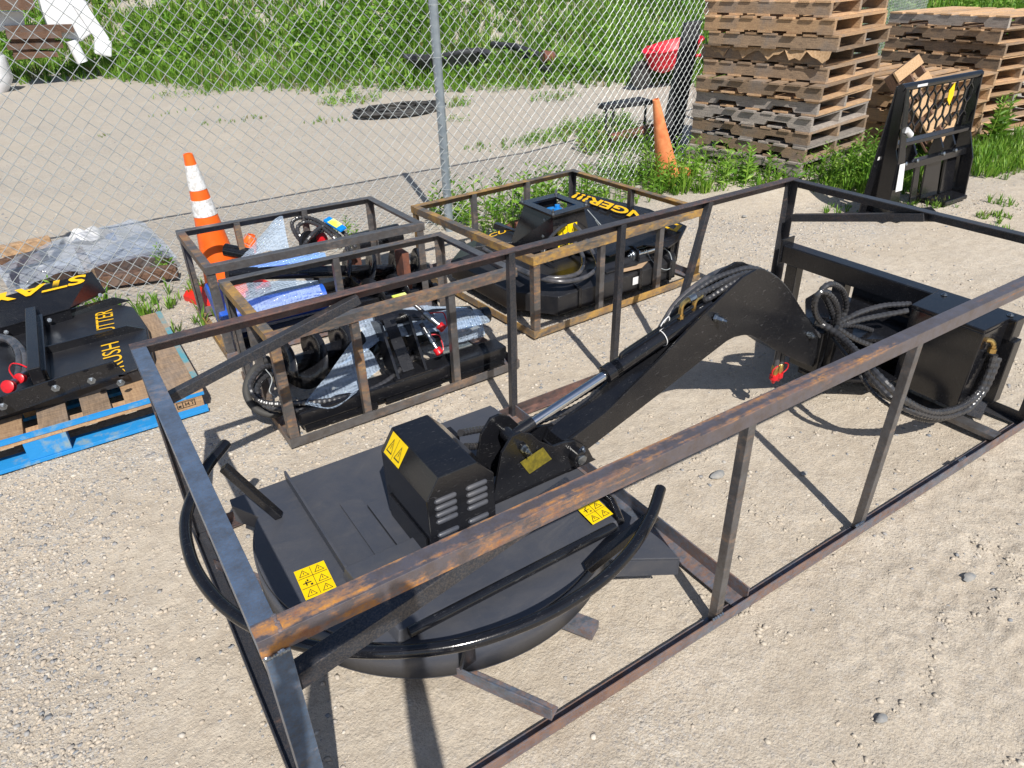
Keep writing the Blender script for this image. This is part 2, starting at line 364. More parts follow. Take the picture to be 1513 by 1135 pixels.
def sticker(bl, br, tl, parent, rows=2, cols=2, mat='sticker_yellow', seed=0, lift=.0015):
    bl, br, tl = V(bl), V(br), V(tl); X, Y = br-bl, tl-bl; n = X.cross(Y).normalized(); r_ = random.Random(seed)
    if n.dot(V(CAM)-bl) < 0: n = -n
    P = lambda a, b, k=1.0: bl+X*a+Y*b+n*lift*k
    st = MB().add([P(0, 0), P(1, 0), P(1, 1), P(0, 1)], [(0, 1, 2, 3)]).build('warning_sticker', mat, parent)
    if mat == 'sticker_faded': return st
    k = MB(); ln = lambda a, b, c, d, w_=.018: k.add([P(a-(d-b)*0-w_*(abs(d-b) > abs(c-a)), b-w_*(abs(d-b) <= abs(c-a)), 2), P(a+w_*(abs(d-b) > abs(c-a)), b+w_*(abs(d-b) <= abs(c-a)), 2), P(c+w_*(abs(d-b) > abs(c-a)), d+w_*(abs(d-b) <= abs(c-a)), 2), P(c-w_*(abs(d-b) > abs(c-a)), d-w_*(abs(d-b) <= abs(c-a)), 2)], [(0, 1, 2, 3)])
    for i in range(1, rows): ln(.03, i/rows, .97, i/rows, .008)
    for j in range(1, cols): ln(j/cols, .03, j/cols, .97, .008)
    for i in range(rows):
        for j in range(cols):
            cx_, cy_ = (j+.5)/cols, (i+.5)/rows; sx, sy = .34/cols, .32/rows
            if (i+j) % 2 == 0 or j == cols-1:       # hazard triangle
                T = [(cx_-sx, cy_-sy), (cx_+sx, cy_-sy), (cx_, cy_+sy)]; C_ = (cx_, cy_-sy*.3)
                I = [tuple(C_[q]+(t[q]-C_[q])*.78 for q in (0, 1)) for t in T]
                for q in range(3):
                    a, b = T[q], T[(q+1) % 3]; c, d = I[(q+1) % 3], I[q]; k.add([P(*a, 2), P(*b, 2), P(*c, 2), P(*d, 2)], [(0, 1, 2, 3)])
                ln(cx_, cy_-sy*.45, cx_+.001, cy_+sy*.25, .012)
            else:                                   # little figure and arrow
                ln(cx_-sx*.2, cy_-sy*.9, cx_-sx*.19, cy_+sy*.5, .02); ln(cx_-sx*.8, cy_-sy*.1, cx_+sx*.8, cy_-sy*.09, .016)
                k.add([P(cx_+sx*.2+.03*math.cos(a), cy_+sy*.6+.04*math.sin(a), 2) for a in [q*math.pi/3 for q in range(6)]], [tuple(range(6))])
                ln(cx_+sx*.5, cy_-sy*.9, cx_+sx*.9, cy_-sy*.89, .03)
    k.build('pictogram', 'ink', st)
    return st
def bolt(mb, p, ax, r=.009, h=.01):
    mb.lathe(p, ax, [(0, r*1.5), (h*.25, r*1.5), (h*.25, r), (h, r), (h, r*.55), (h*1.5, r*.55)], 6, smooth=False)

# ---------------------------------------------------------------- ground
_NG = {}
def vnoise(x, y, s_, seed):
    if seed not in _NG: _NG[seed] = np.random.RandomState(seed).rand(256, 256)
    g = _NG[seed]; xi = np.floor(x*s_).astype(int); yi = np.floor(y*s_).astype(int)
    fx = x*s_-xi; fy = y*s_-yi; fx = fx*fx*(3-2*fx); fy = fy*fy*(3-2*fy)
    a = g[xi % 256, yi % 256]; b = g[(xi+1) % 256, yi % 256]; c = g[xi % 256, (yi+1) % 256]; d = g[(xi+1) % 256, (yi+1) % 256]
    return (a*(1-fx)+b*fx)*(1-fy)+(c*(1-fx)+d*fx)*fy
EDGE = [(-12, 16.5), (-.2, 15.7), (1.4, 15.6), (2.6, 12.2), (4.1, 10.6), (5.2, 9.6), (6.6, 8.7), (7.9, 7.9), (8.6, 6.9), (9.5, 6.4), (30, 6.2)]
EX = np.array([e[0] for e in EDGE]); EY = np.array([e[1] for e in EDGE])
def edge_y(x): return np.interp(x, EX, EY)+.5*(vnoise(np.asarray(x, float)+50, np.zeros_like(np.asarray(x, float))+3, 1.3, 3)-.5)
def bank(x, y):
    x, y = np.asarray(x, float), np.asarray(y, float)
    mound = .10*np.clip(1.6-np.hypot((x-5.45)/.85, (y-3.3)/.85), 0, 1)**1.0*np.clip((y-2.55)*3+.3, 0, 1)
    return mound+bank0(x, y)
def bank0(x, y):
    d = np.clip((y-np.interp(x, EX, EY)-1.5)/9, 0, 1); return d*d*(3-2*d)*np.interp(x, [-10, 3, 9, 14], [2.6, 2.6, 2.4, 2.0])
def relief(x, y):
    n = .55*(vnoise(x+40, y+40, 3.1, 1)-.5)+.3*(vnoise(x+40, y+40, 9, 2)-.5)+.22*(vnoise(x+40, y+40, 31, 4)-.5)
    rough = np.clip((x-1.1)*.9, 0, 1)*np.clip((.1-y)*3, 0, 1)
    lump = (np.maximum(0, vnoise(x+9, y+9, 11, 6)-.5)*.024+np.maximum(0, vnoise(x+9, y+9, 27, 7)-.5)*.032+np.maximum(0, vnoise(x+9, y+9, 55, 8)-.5)*.035)*rough*(.25+.75*vnoise(x+9, y+9, 2.2, 31))
    return n*.014-.009+lump
def grid_axis(lo, a, b, hi, st, k):
    mid = list(np.arange(a, b, st)); up = []; v = b; s_ = st
    while v < hi: up.append(v); s_ *= k; v += s_
    dn = []; v = a; s_ = st
    while v > lo: s_ *= k; v -= s_; dn.append(v)
    return np.array(dn[::-1]+mid+up+[hi])
gx = grid_axis(-60, -1.0, 3.4, 140, .0125, 1.045); gy = grid_axis(-40, -.6, 1.6, 140, .0125, 1.045)
X, Y = np.meshgrid(gx, gy); Z = relief(X, Y)+bank(X, Y)
me = bpy.data.meshes.new('ground'); nx, ny = len(gx), len(gy)
idx = np.arange(nx*ny).reshape(ny, nx)
me.from_pydata(np.stack([X.ravel(), Y.ravel(), Z.ravel()], 1).tolist(), [], np.stack([idx[:-1, :-1].ravel(), idx[:-1, 1:].ravel(), idx[1:, 1:].ravel(), idx[1:, :-1].ravel()], 1).tolist())
me.polygons.foreach_set('use_smooth', [True]*len(me.polygons)); me.materials.append(MATS['dirt_and_gravel'])
g = bpy.data.objects.new('ground', me); COL.objects.link(g); g['kind'] = 'structure'

# loose gravel, one object because nobody could count it
def stones(name, n, region, rlo, rhi, mat, seed, dens=None):
    r_ = np.random.RandomState(seed)
    ph = (1+5**.5)/2; ico = np.array([(-1, ph, 0), (1, ph, 0), (-1, -ph, 0), (1, -ph, 0), (0, -1, ph), (0, 1, ph), (0, -1, -ph), (0, 1, -ph), (ph, 0, -1), (ph, 0, 1), (-ph, 0, -1), (-ph, 0, 1)])/1.9
    icf = np.array([(0, 11, 5), (0, 5, 1), (0, 1, 7), (0, 7, 10), (0, 10, 11), (1, 5, 9), (5, 11, 4), (11, 10, 2), (10, 7, 6), (7, 1, 8), (3, 9, 4), (3, 4, 2), (3, 2, 6), (3, 6, 8), (3, 8, 9), (4, 9, 5), (2, 4, 11), (6, 2, 10), (8, 6, 7), (9, 8, 1)])
    x = r_.uniform(region[0], region[1], n*4); y = r_.uniform(region[2], region[3], n*4)
    if dens is not None: k = r_.rand(n*4) < dens(x, y); x, y = x[k], y[k]
    x, y = x[:n], y[:n]; n = len(x); r = rlo*(rhi/rlo)**(r_.rand(n)**2.8); a = r_.rand(n)*6.28; c, s_ = np.cos(a), np.sin(a)
    p = ico[None]*(1+.27*r_.randn(n, 12, 1))*np.stack([np.ones(n), r_.uniform(.6, 1, n), r_.uniform(.35, .62, n)], 1)[:, None]*r[:, None, None]
    P3 = np.stack([p[..., 0]*c[:, None]-p[..., 1]*s_[:, None]+x[:, None], p[..., 0]*s_[:, None]+p[..., 1]*c[:, None]+y[:, None], p[..., 2]+(relief(x, y)+r*.02)[:, None]], -1).reshape(-1, 3)
    fs = (icf[None]+12*np.arange(n)[:, None, None]).reshape(-1, 3)
    me = bpy.data.meshes.new(name); me.vertices.add(len(P3)); me.vertices.foreach_set('co', P3.ravel()); me.loops.add(fs.size); me.loops.foreach_set('vertex_index', fs.ravel().astype(np.int32))
    me.polygons.add(len(fs)); me.polygons.foreach_set('loop_start', np.arange(0, fs.size, 3, dtype=np.int32)); me.update(calc_edges=True); me.validate(); me.materials.append(MATS[mat])
    o = bpy.data.objects.new(name, me); COL.objects.link(o); o['kind'] = 'stuff'; return o
def pebmat(name, stops, lo=.7):
    s = NT(name); isl = s.n('ShaderNodeNewGeometry').outputs['Random Per Island']
    s.set(base=s.mix(s.ramp(s.noise(60, 3), [(.3, 0.0), (.8, .4)]), s.ramp(isl, stops), (.4, .35, .28)), rough=.9); s.bump(s.noise(150, 3), .3, .002)
pebmat('pebbles', [(0, (.16, .18, .21)), (.2, (.26, .26, .27)), (.3, (.42, .36, .29)), (.55, (.49, .42, .34)), (.72, (.33, .28, .23)), (.92, (.56, .51, .44)), (1, (.22, .23, .25))])
pebmat('clods', [(0, (.36, .31, .25)), (.5, (.47, .415, .34)), (1, (.42, .365, .30))])
def gd(x, y): return (.06+.94*(vnoise(x+20., y+20., 1.3, 21)*.6+vnoise(x+20, y+20, 4.5, 22)*.4 > .5))*np.interp(x+.3*(vnoise(x+20, y+20, 2, 23)-.5), [-.4, -.2, .1, 1.0, 1.4, 5], [1, .12, .25, .5, .14, .14] )*np.where(y > 1.4, 2.2, 1)
stones('gravel', 42000, (-1.2, 4.6, -.75, 3.6), .0018, .011, 'pebbles', 5, gd)
stones('gravel', 14000, (-1.5, 9, 3.4, 9), .003, .015, 'pebbles', 6)
stones('gravel', 24000, (1.0, 6.6, 1.35, 3.6), .0025, .012, 'pebbles', 9, lambda x, y: .2+.8*(vnoise(x+20., y+20., 1.7, 21) > .4))
stones('dirt_clods', 13000, (1.0, 4.2, -.75, 1.1), .0012, .010, 'clods', 8, lambda x, y: (.015+.98*(np.abs(vnoise(x+9., y*1.6+9., 2.1, 31)+.35*vnoise(x+9., y+9., 7, 32)-.68) < .05))*np.clip(vnoise(x+9., y+9., 1.1, 33)*2.4-.7, .05, 1))
stones('gravel', 24000, (-1.25, .0, -.75, 2.2), .0018, .009, 'pebbles', 12, lambda x, y: .15+.85*(vnoise(x+20., y+20., 2.4, 41)*.6+vnoise(x+20, y+20, 8, 42)*.4 > .47)*np.interp(x, [-.3, -.12, 0], [1, .1, .05]))
for (px, py, r, lab) in [(1060, 702, .026, 'flat grey stone on the dirt inside the long crate beyond its near rail'), (1303, 1062, .016, 'flat grey stone on the bare dirt at the lower right'), (1188, 700, .014, 'small round stone on the dirt right of the thin upright'),
                      (1432, 853, .02, 'pale stone among dirt clods at the far right'), (352, 999+20, .0, ''), (1100, 250+70, .02, 'grey stone on gravel left of the crate corner post')]:
    if r == 0: continue
    p = at(px, py, z=0); mb = MB(); r_ = random.Random(px)
    n = 9; prof = [(-.35, .5), (-.1, .95), (.2, .85), (.38, .4)]
    rings = [[V((p.x+math.cos(6.283*j/n)*r*q*(1+.2*r_.uniform(-1, 1))*1.25, p.y+math.sin(6.283*j/n)*r*q*.8*(1+.2*r_.uniform(-1, 1)), h*r*.9+r*.1)) for j in range(n)] for h, q in prof]
    mb.sheet([a+[a[0]] for a in rings]); mb.add(rings[-1], [tuple(range(n))])
    tag(mb.build('stone', 'stone_grey'), lab, 'stone', 'stones lying loose on the dirt')

# ---------------------------------------------------------------- crates of angle iron
def post_bar(c, p, q, mat='steel_clean', w_=.036, name='post'):
    return MB().bar(p, q, w_, w_, up=(0, 1, 0)).build(name, mat, c, bevel=.0015)
def crate(name, label, C, h, tops, bots, lw=.04, group='welded steel crates', hb=.0):
    """C: four ground corners near-left, near-right, far-right, far-left"""
    c = thing(name, label, 'crate', V((*C[0], 0)), group)
    P4 = [V((p[0], p[1], 0)) for p in C]; up = V((0, 0, 1)); mid = sum(P4, V())/4
    for i in range(4):
        a, b = P4[i], P4[(i+1) % 4]; d = (b-a).normalized(); inn = up.cross(d)
        if inn.dot(mid-a) < 0: inn = -inn
        e = .002*(i % 2)
        MB().angle(a+up*(h-e)+d*e, b+up*(h-e)-d*e, inn, -up, lw).build('top_rail', tops[i], c, bevel=.001)
        MB().angle(a+up*(.004+e)+d*e, b+up*(.004+e)-d*e, inn, up, lw).build('bottom_rail', bots[i], c, bevel=.001)
    return c, P4, mid
# the long crate
LC = [(0, 0), (2.945, -.005), (2.945, 1.285), (0, 1.28)]
c1, P4, mid = crate('long_crate', 'long open crate of rusty angle iron around the boom brush cutter nearest the camera', LC, .74,
                    ['steel_orange_patch', 'steel_dark', 'steel_red', 'steel_sky_blue'], ['steel_brown', 'steel_dark', 'steel_red', 'steel_dark'], lw=.041)
for i, (p, ang) in enumerate(zip(P4, [((1, 0, 0), (0, 1, 0)), ((-1, 0, 0), (0, 1, 0)), ((-1, 0, 0), (0, -1, 0)), ((1, 0, 0), (0, -1, 0))])):
    o = V(ang[0])*.0055+V(ang[1])*.0055
    MB().angle(p+o+V((0, 0, .012)), p+o+V((0, 0, .733)), ang[0], ang[1], .042).build('post', ['steel_sky_blue', 'steel_dark', 'steel_dark', 'steel_dark'][i], c1, bevel=.001)
def upr(b, t, mat, w_=.027):
    post_bar(c1, b, t, mat, w_)
b = at(1053+8, 912, z=.03); upr((b.x, .020, .012), (at(1105, 632, y=.02).x, .020, .733), 'steel_clean')
b = at(1270, 774, z=.03); upr((b.x, .020, .012), (at(1353, 513, y=.02).x, .020, .733), 'steel_clean')
b = at(758, 604, y=1.26); upr((b.x, 1.258, .012), (at(754, 386, y=1.26).x, 1.258, .733), 'steel_dark')
b = at(906, 536, y=1.26); upr((b.x, 1.258, .012), (at(918, 342, y=1.26).x, 1.258, .733), 'steel_dark')
b = at(1010, 434, y=1.26); t = at(1047, 306, y=1.26); s_ = (b-t)*(.7/(t.z-b.z)); upr((t.x+s_.x*.95, 1.258, .012), (t.x, 1.258, .733), 'steel_dark')
B1 = at(245, 577, y=1.24)
MB().bar((.03, 1.24, .55), (.69, 1.24, .715), .030, .032).build('brace', 'steel_dark', c1, bevel=.0015)
MB().bar((.045, .045, .575), (.665, .045, .715), .038, .040).build('brace', 'steel_dark', c1, bevel=.0015)
MB().bar((2.918, 1.22, .56), (2.918, .60, .715), .034, .034).build('brace', 'steel_dark', c1, bevel=.0015)
MB().angle((1.305, .012, .012), (1.305, 1.27, .012), (-1, 0, 0), (0, 0, 1), .055).build('cross_rail', 'steel_brown', c1, bevel=.001)
MB().bar((2.72, .012, .028), (2.72, 1.27, .028), .055, .02).build('cross_rail', 'steel_clean', c1, bevel=.001)
k = (at(640, 985, z=.05)-at(812, 1063, z=.05)).normalized(); e0 = at(815, 1064, z=.066); e0.z = .062
MB().angle(e0, e0+V((k.x, k.y, 0))*1.15, (-k.y*-1, k.x*-1, 0), (0, 0, 1), .04).build('cross_rail', 'steel_brown', c1, bevel=.001)
e1 = at(880, 928, z=.03); e1.z = .02; MB().bar(e1, e1+V((k.x, k.y, 0))*.7, .05, .03).build('cross_rail', 'steel_brown', c1)
wm = MB()
for px, py, zz in [(1061, 910, .05), (1270, 773, .05), (1421, 677, .05)]:
    p = at(px, py, z=zz)
    for q in range(5): wm.lathe(p+V((-.02+q*.009, -.002, -.001)), (0, -.6, 1), [(-.003, .003), (0, .0055), (.003, .004)], 6)
for cxx, cyy in ((.006, .004), (.006, 1.276)):
    for q in range(9): wm.lathe((cxx+.036*q/8, cyy-.006*(cyy < 1)*1.0, .700+.0015*rnd.uniform(-1, 1)), (rnd.uniform(-.3, .3), -1, .4), [(-.002, .003), (.002, .0048*rnd.uniform(.7, 1.2)), (.004, .002)], 6)
wm.build('weld_bead', 'zinc', c1)
wm = MB()
for q in range(11): wm.lathe((.040+rnd.uniform(-.001, .001), .004+.036*q/10, .7402), (rnd.uniform(-.3, .3), rnd.uniform(-.3, .3), 1), [(-.002, .003), (.0005, .004*rnd.uniform(.7, 1.2)), (.002, .0015)], 6)
wm.build('weld_bead', 'steel_brown', c1)

# three shorter crates
c2, P4, _ = crate('short_crate', 'short grey crate nearest the blue pallet, holding a black auger, hoses and clear bubble wrap', [(.445, 1.585), (1.56, 1.60), (1.53, 2.25), (.44, 2.28)], .505,
                  ['steel_rusty', 'steel_clean', 'steel_clean', 'steel_ochre'], ['steel_clean', 'steel_brown', 'steel_brown', 'steel_rusty'])
c3, P4b, _ = crate('short_crate', 'short grey crate beside the striped cone, holding a blue wrapped auger', [(.43, 2.50), (1.545, 2.46), (1.53, 3.12), (.435, 3.17)], .495,
                   ['steel_clean', 'steel_clean', 'steel_clean', 'steel_rusty'], ['steel_brown', 'steel_clean', 'steel_brown', 'steel_ochre'])
c4, P4c, _ = crate('short_crate', 'low square crate of ochre rusted angle iron around the danger marked brush cutter', [(1.785, 1.80), (3.03, 1.86), (2.99, 3.05), (1.71, 2.97)], .438,
                   ['steel_ochre', 'steel_ochre', 'steel_ochre', 'steel_ochre'], ['steel_ochre', 'steel_brown', 'steel_brown', 'steel_ochre'])
def corners(c, P4, h, mats, w_=.038):
    d = [((1, 0, 0), (0, 1, 0)), ((-1, 0, 0), (0, 1, 0)), ((-1, 0, 0), (0, -1, 0)), ((1, 0, 0), (0, -1, 0))]
    for i, p in enumerate(P4):
        u, v = V(d[i][0]), V(d[i][1]); o = u*.006+v*.006
        MB().angle(p+o+V((0, 0, .012)), p+o+V((0, 0, h-.006)), u, v, w_).build('post', mats[i % len(mats)], c, bevel=.001)
def mids(c, P4, h, spec):
    for side, ts in spec.items():
        a, b = P4[side], P4[(side+1) % 4]; mid = sum(P4, V())/4
        inn = V((0, 0, 1)).cross((b-a).normalized())
        if inn.dot(mid-a) < 0: inn = -inn
        for t, m_ in ts:
            p = a.lerp(b, t)+inn*.023; q = p.copy(); p.z = .014; q.z = h-.007
            post_bar(c, p, q, m_, .032)
corners(c2, P4, .505, ['steel_rusty', 'steel_clean', 'steel_clean', 'steel_clean']); mids(c2, P4, .505, {0: [(.31, 'steel_rusty'), (.702, 'steel_clean')], 2: [((1.53-at(497, 400, y=2.25).x)/1.09, 'steel_clean')], 3: [(.5, 'steel_clean')]})
corners(c3, P4b, .495, ['steel_clean']); mids(c3, P4b, .495, {2: [(.38, 'steel_clean'), (.72, 'steel_rusty')]})
corners(c4, P4c, .438, ['steel_rusty', 'steel_ochre', 'steel_dark', 'steel_ochre']); mids(c4, P4c, .438, {0: [(.37, 'steel_clean'), (.72, 'steel_clean')], 1: [(.5, 'steel_dark')], 2: [(.33, 'steel_clean'), (.66, 'steel_clean')]})

# ---------------------------------------------------------------- boom brush cutter inside the long crate
M = thing('boom_brush_cutter', 'large black boom mounted brush cutter with round deck lying inside the long crate', 'brush cutter', (.66, .74, .06))
dc, dr = V((.662, .742, 0)), .545
def onc(a, z, r=dr): return V((dc.x+math.cos(a)*r, dc.y+math.sin(a)*r, z))
a0, a1 = math.radians(158), math.radians(298)
arc = [onc(a0+(a1+2*math.pi*0-a0)*i/40, .2) for i in range(41)]
a_l = math.radians(152); arc = [onc(a_l+(math.radians(300)-a_l)*i/44, .2) for i in range(45)]
poly = [V((.125, 1.10, .2))]+arc+[V((.965, .225, .2)), V((1.115, .125, .2)), V((1.125, .2, .2)), V((1.11, 1.125, .2)), V((.128, 1.135, .2))]
dk = MB().prism([p-V((0, 0, .006)) for p in poly], (0, 0, .006)).build('deck', 'black_deck_sheen', M, bevel=.0015)
sk = MB(); ar = [onc(math.radians(140)+(math.radians(312)-math.radians(140))*i/60, 0) for i in range(61)]
for r_, rev in ((dr, 0),):
    sk.sheet([[V((p.x, p.y, z)) for p in ar] for z in (.075, .193)])
sk.build('skirt', 'black_deck_sheen', M, solid=-.006)
lip = MB(); lip.tube([V((p.x, p.y, .077)) for p in [onc(math.radians(140)+math.radians(172)*i/60, 0, dr+.002) for i in range(61)]], .0045, 6).build('skirt_lip', 'black_deck_sheen', M)
# side wings hanging below the plate
MB().bar((.965, .222, .165), (1.113, .128, .165), .006, .056).bar((1.118, .128, .16), (1.118, 1.12, .16), .006, .06).build('side_plate', 'black_deck_sheen', M)
MB().bar((.128, 1.10, .165), (.21, .965, .165), .006, .056).bar((.128, 1.13, .16), (1.11, 1.12, .16), .006, .06).build('side_plate', 'black_deck_sheen', M)
# raised channels on the deck
MB().box(.31, .318, .60, 1.13, .201, .236).build('rib', 'black_deck_sheen', M, bevel=.001)
MB().hexa([(.33, .305, .201), (1.055, .305, .201), (1.085, .60, .201), (.30, .60, .201)], [(.34, .315, .236), (1.045, .315, .236), (1.07, .60, .236), (.31, .60, .236)]).build('deck_channel', 'black_deck_sheen', M, bevel=.003)
MB().tube([(.36, .303, .228), (1.0, .306, .228), (1.03, .312, .222)], .015, 12).build('stiffener_pipe', 'black_gloss', M)
MB().tube([(1.06, .315, .225), (1.10, .40, .225), (1.10, .62, .225)], .013, 12).build('stiffener_pipe', 'black_gloss', M)
MB().box(.41, .475, .50, .90, .2015, .2075).build('mounting_strip', 'black_deck_sheen', M, bevel=.001)
MB().box(.478, .525, .47, .84, .2015, .214).build('mounting_strip', 'black_deck_sheen', M, bevel=.001)
MB().box(.70, 1.10, .52, .575, .237, .243).build('mounting_strip', 'black_deck_sheen', M, bevel=.001)
# guard pipe round the front
gp = [(at(334, 655, z=.44), ), (at(302, 697, z=.425), ), (at(276, 760, z=.40), ), (at(279, 815, z=.39), ), (at(304, 866, z=.375), ), (at(352, 912, z=.365), ), (at(430, 948, z=.35), ), (at(520, 962, z=.33), ), (at(610, 962, z=.325), ), (at(700, 948, z=.325), ), (at(800, 912, z=.33), ), (at(880, 864, z=.34), ), (at(930, 815, z=.355), ), (at(961, 765, z=.37), ), (at(976, 722, z=.385), )]
gc = curve([p[0] for p in gp], 8)
MB().tube(gc, .0160, 14).build('guard_pipe', 'black_gloss', M)
MB().bar(at(330, 690, z=.405), (.235, .955, .205), .027, .025).build('strut', 'black_satin', M, bevel=.003)
MB().bar(at(968, 760, z=.36), at(868, 840, z=.21), .030, .026).build('strut', 'black_satin', M, bevel=.003)
p = at(697, 950, z=.31); q = onc(math.atan2(p.y-dc.y, p.x-dc.x), .10)
MB().prism([q+V((-.025, -.003, -.005)), q+V((.022, -.003, -.005)), V((p.x+.008, p.y, p.z)), V((p.x-.012, p.y, p.z))], (.0, .01, 0)).build('strut', 'black_satin', M)
# hood over the motor
hx0, hx1, hy0, hy1, hz = .525, .735, .485, .775, .505
def hp(x, y, z): return V((x, y, z))
prof = [(hx0, .214), (hx0, hz-.065), (hx0+.042, hz), (hx1-.052, hz), (hx1, hz-.06), (hx1, .214)]
H = MB().prism([hp(a, hy0, b_) for a, b_ in prof], (0, hy1-hy0, 0)).build('motor_hood', 'black_gloss', M, bevel=.003)
for cxl in (hx0+.055, hx1-.058):
    for i in range(8):
        zz = hz-.075-i*.0235
        if i == 4: continue
        MB().lathe((cxl-.034, hy0-.0005, zz), (1, 0, 0), [(0, .002), (.004, .007), (.012, .0085), (.056, .0085), (.064, .007), (.068, .002)], 10).build('louvre', 'black_deck_sheen', H)
sd_ = (V((hx0+.042, 0, hz))-V((hx0, 0, hz-.065))); cb = V((hx0, hy1-.02, hz-.065))
sticker(cb+sd_*.05+V((0, -.0, 0)), cb+sd_*.05+V((0, -.098, 0)), cb+sd_*.95, M, 1, 2, seed=3)
MB().box(hx0-.006, hx0-.001, hy0+.02, hy1-.03, .216, .30).build('hood_bracket', 'black_satin', M)
MB().box(.745, .80, .80, .86, .203, .37).build('hood_bracket', 'black_satin', M, bevel=.002)
sticker(at(452, 888, z=.202), at(498, 869, z=.202), at(434, 846, z=.202), M, 3, 2, seed=1)
s1_ = at(876, 776, z=.245); sticker(s1_, at(906, 760, z=.245), at(853, 753, z=.245), M, 2, 2, seed=2)
# clevis
cl = [(728, 762), (742, 670), (757, 645), (770, 639), (786, 642), (798, 653), (818, 660), (832, 655), (850, 652), (868, 661), (877, 678), (880, 700)]
cp = [at(a, b_, y=.582) for a, b_ in cl]; cp[0].z = .237; cp[-1].z = .237
for yy in (.582, .700):
    q = [V((p.x, yy, p.z)) for p in cp]
    MB().prism(q[::-1], (0, .010, 0)).build('clevis_plate', 'black_satin', M, bevel=.001)
pa, pb_ = at(773, 661, y=.58), at(850, 672, y=.58)
mb = MB(); mb.tube([(pa.x, .575, pa.z), (pa.x, .715, pa.z)], .011, 12); mb.build('pin', 'black_satin', M)
mb = MB(); bolt(mb, (pa.x, .576, pa.z), (0, -1, 0), .010, .02); bolt(mb, (pa.x-.0, .572, pa.z), (0, -1, 0), .006, .024); mb.build('bolt', 'zinc', M)
MB().lathe((pb_.x, .581, pb_.z), (0, -1, 0), [(0, .026), (.03, .026), (.032, .022)], 20).build('pin_boss', 'black_gloss', M)
mb = MB(); mb.lathe((pb_.x, .549, pb_.z), (0, -1, 0), [(0, .017), (.006, .017), (.008, .013)], 16); bolt(mb, (pb_.x+.012, .56, pb_.z+.022), (0, -.3, 1), .007, .012); mb.build('bolt', 'zinc', M)
sticker(at(782, 700, y=.5805), at(815, 678, y=.5805), at(768, 683, y=.5805), M, 1, 1, mat='sticker_faded')
# boom
up_ = [(1.07, .35), (1.092, .346), (1.236, .396), (1.458, .517), (1.617, .612), (1.75, .683), (1.82, .719), (1.885, .731), (1.925, .722), (1.961, .702), (2.02, .664), (2.083, .61), (2.18, .51), (2.271, .414), (2.335, .345)]
lo_ = [(2.36, .19), (2.25, .25), (2.068, .364), (1.99, .422), (1.938, .455), (1.905, .475), (1.867, .486), (1.82, .492), (1.782, .488), (1.68, .454), (1.488, .386), (1.32, .33), (1.167, .279), (1.09, .253), (1.055, .27), (1.05, .31)]
outl = up_+lo_
for yy in (.600, .688):
    MB().prism([V((a, yy, b_)) for a, b_ in outl][::-1], (0, .010, 0)).build('boom_plate', 'black_satin', M, bevel=.001)
tp = [(1.06, .34), (1.236, .388), (1.40, .475)]
inn = [(1.055, .30), (1.07, .343), (1.24, .39), (1.40, .455), (1.56, .50), (1.80, .55), (1.95, .53), (2.1, .45), (2.33, .33)]
top_ = MB().sheet([[V((a, y_, b_)) for a, b_ in inn] for y_ in (.611, .687)], smooth=False); top_.build('boom_web', 'black_satin', M, solid=.006)
MB().sheet([[V((a, y_, b_+.008)) for a, b_ in lo_] for y_ in (.611, .687)], smooth=False).build('boom_web', 'black_satin', M, solid=.006)
# hydraulic cylinder
ra, rb, rc, rd = V((pa.x+.012, .645, pa.z+.004)), V((.985, .645, .405)), V((1.262, .645, .487)), V((1.72, .645, .625))
dd = (rd-V((pa.x, .645, pa.z))).normalized(); ra = V((pa.x, .645, pa.z)); L_ = (rd-ra).length
MB().tube([ra, ra+dd*.085], .020, 12).lathe(ra-V((0, .03, 0)), (0, 1, 0), [(0, .022), (.06, .022)], 16).build('rod_eye', 'black_satin', M)
MB().tube([ra+dd*.085, ra+dd*.40], .0155, 20).build('piston_rod', 'chrome', M)
br_ = MB().lathe(ra+dd*.375, dd, [(0, .024), (.003, .030), (.035, .030), (.037, .027), (.06, .027)], 24); br_.tube([ra+dd*.40, rd], .027, 24); br_.build('cylinder_barrel', 'black_gloss', M)
upv = V((0, 0, 1)); upv = (upv-dd*upv.dot(dd)).normalized()
tb = curve([ra+dd*.45+upv*.027, ra+dd*.46+upv*.038, ra+dd*.52+upv*.040, ra+dd*.66+upv*.040, ra+dd*.78+upv*.04], 6)
MB().tube(tb, .006, 8).build('oil_line', 'black_gloss', M)
MB().lathe(ra+dd*.60+upv*.03+V((0, -.03, -.01)), V((0, -.4, 1)), [(0, .0)]+[(0, .001)], 3)
zt = ra+dd*.625; loop = [zt+upv*(.03*math.cos(a))+V((0, -1, 0))*(.03*math.sin(a)) for a in [math.pi*1.2*i/10-.2 for i in range(11)]]
loop += [zt+upv*.035, zt+upv*.055+dd*.02, zt+upv*.06+dd*.045, zt+upv*.04+dd*.04, zt+upv*.03+dd*.0]
MB().tube(curve(loop, 4), .0016, 6).build('zip_tie', 'label_white', M)
mb = MB(); f1, f2 = at(1006, 462, y=.645), at(1025, 456, y=.645)
for f in (f1, f2):
    mb.lathe(f-V((0, 0, .02)), (0, 0, 1), [(0, .013), (.012, .013), (.014, .009), (.03, .009)], 8, smooth=False)
    mb.tube(curve([f+V((0, 0, .008)), f+V((.002, 0, .024)), f+V((.014, 0, .034)), f+V((.034, 0, .038))], 4), .0085, 8)
mb.build('hose_fitting', 'brass', M)
mb = MB(); mb.lathe(f1+V((.03, 0, .038)), (1, 0, .15), [(0, .012), (.03, .012), (.032, .009)], 8); mb.build('hose_fitting', 'zinc', M)
pb2, pb3 = at(1058, 469, y=.6), at(1197, 495, y=.6); mb = MB()
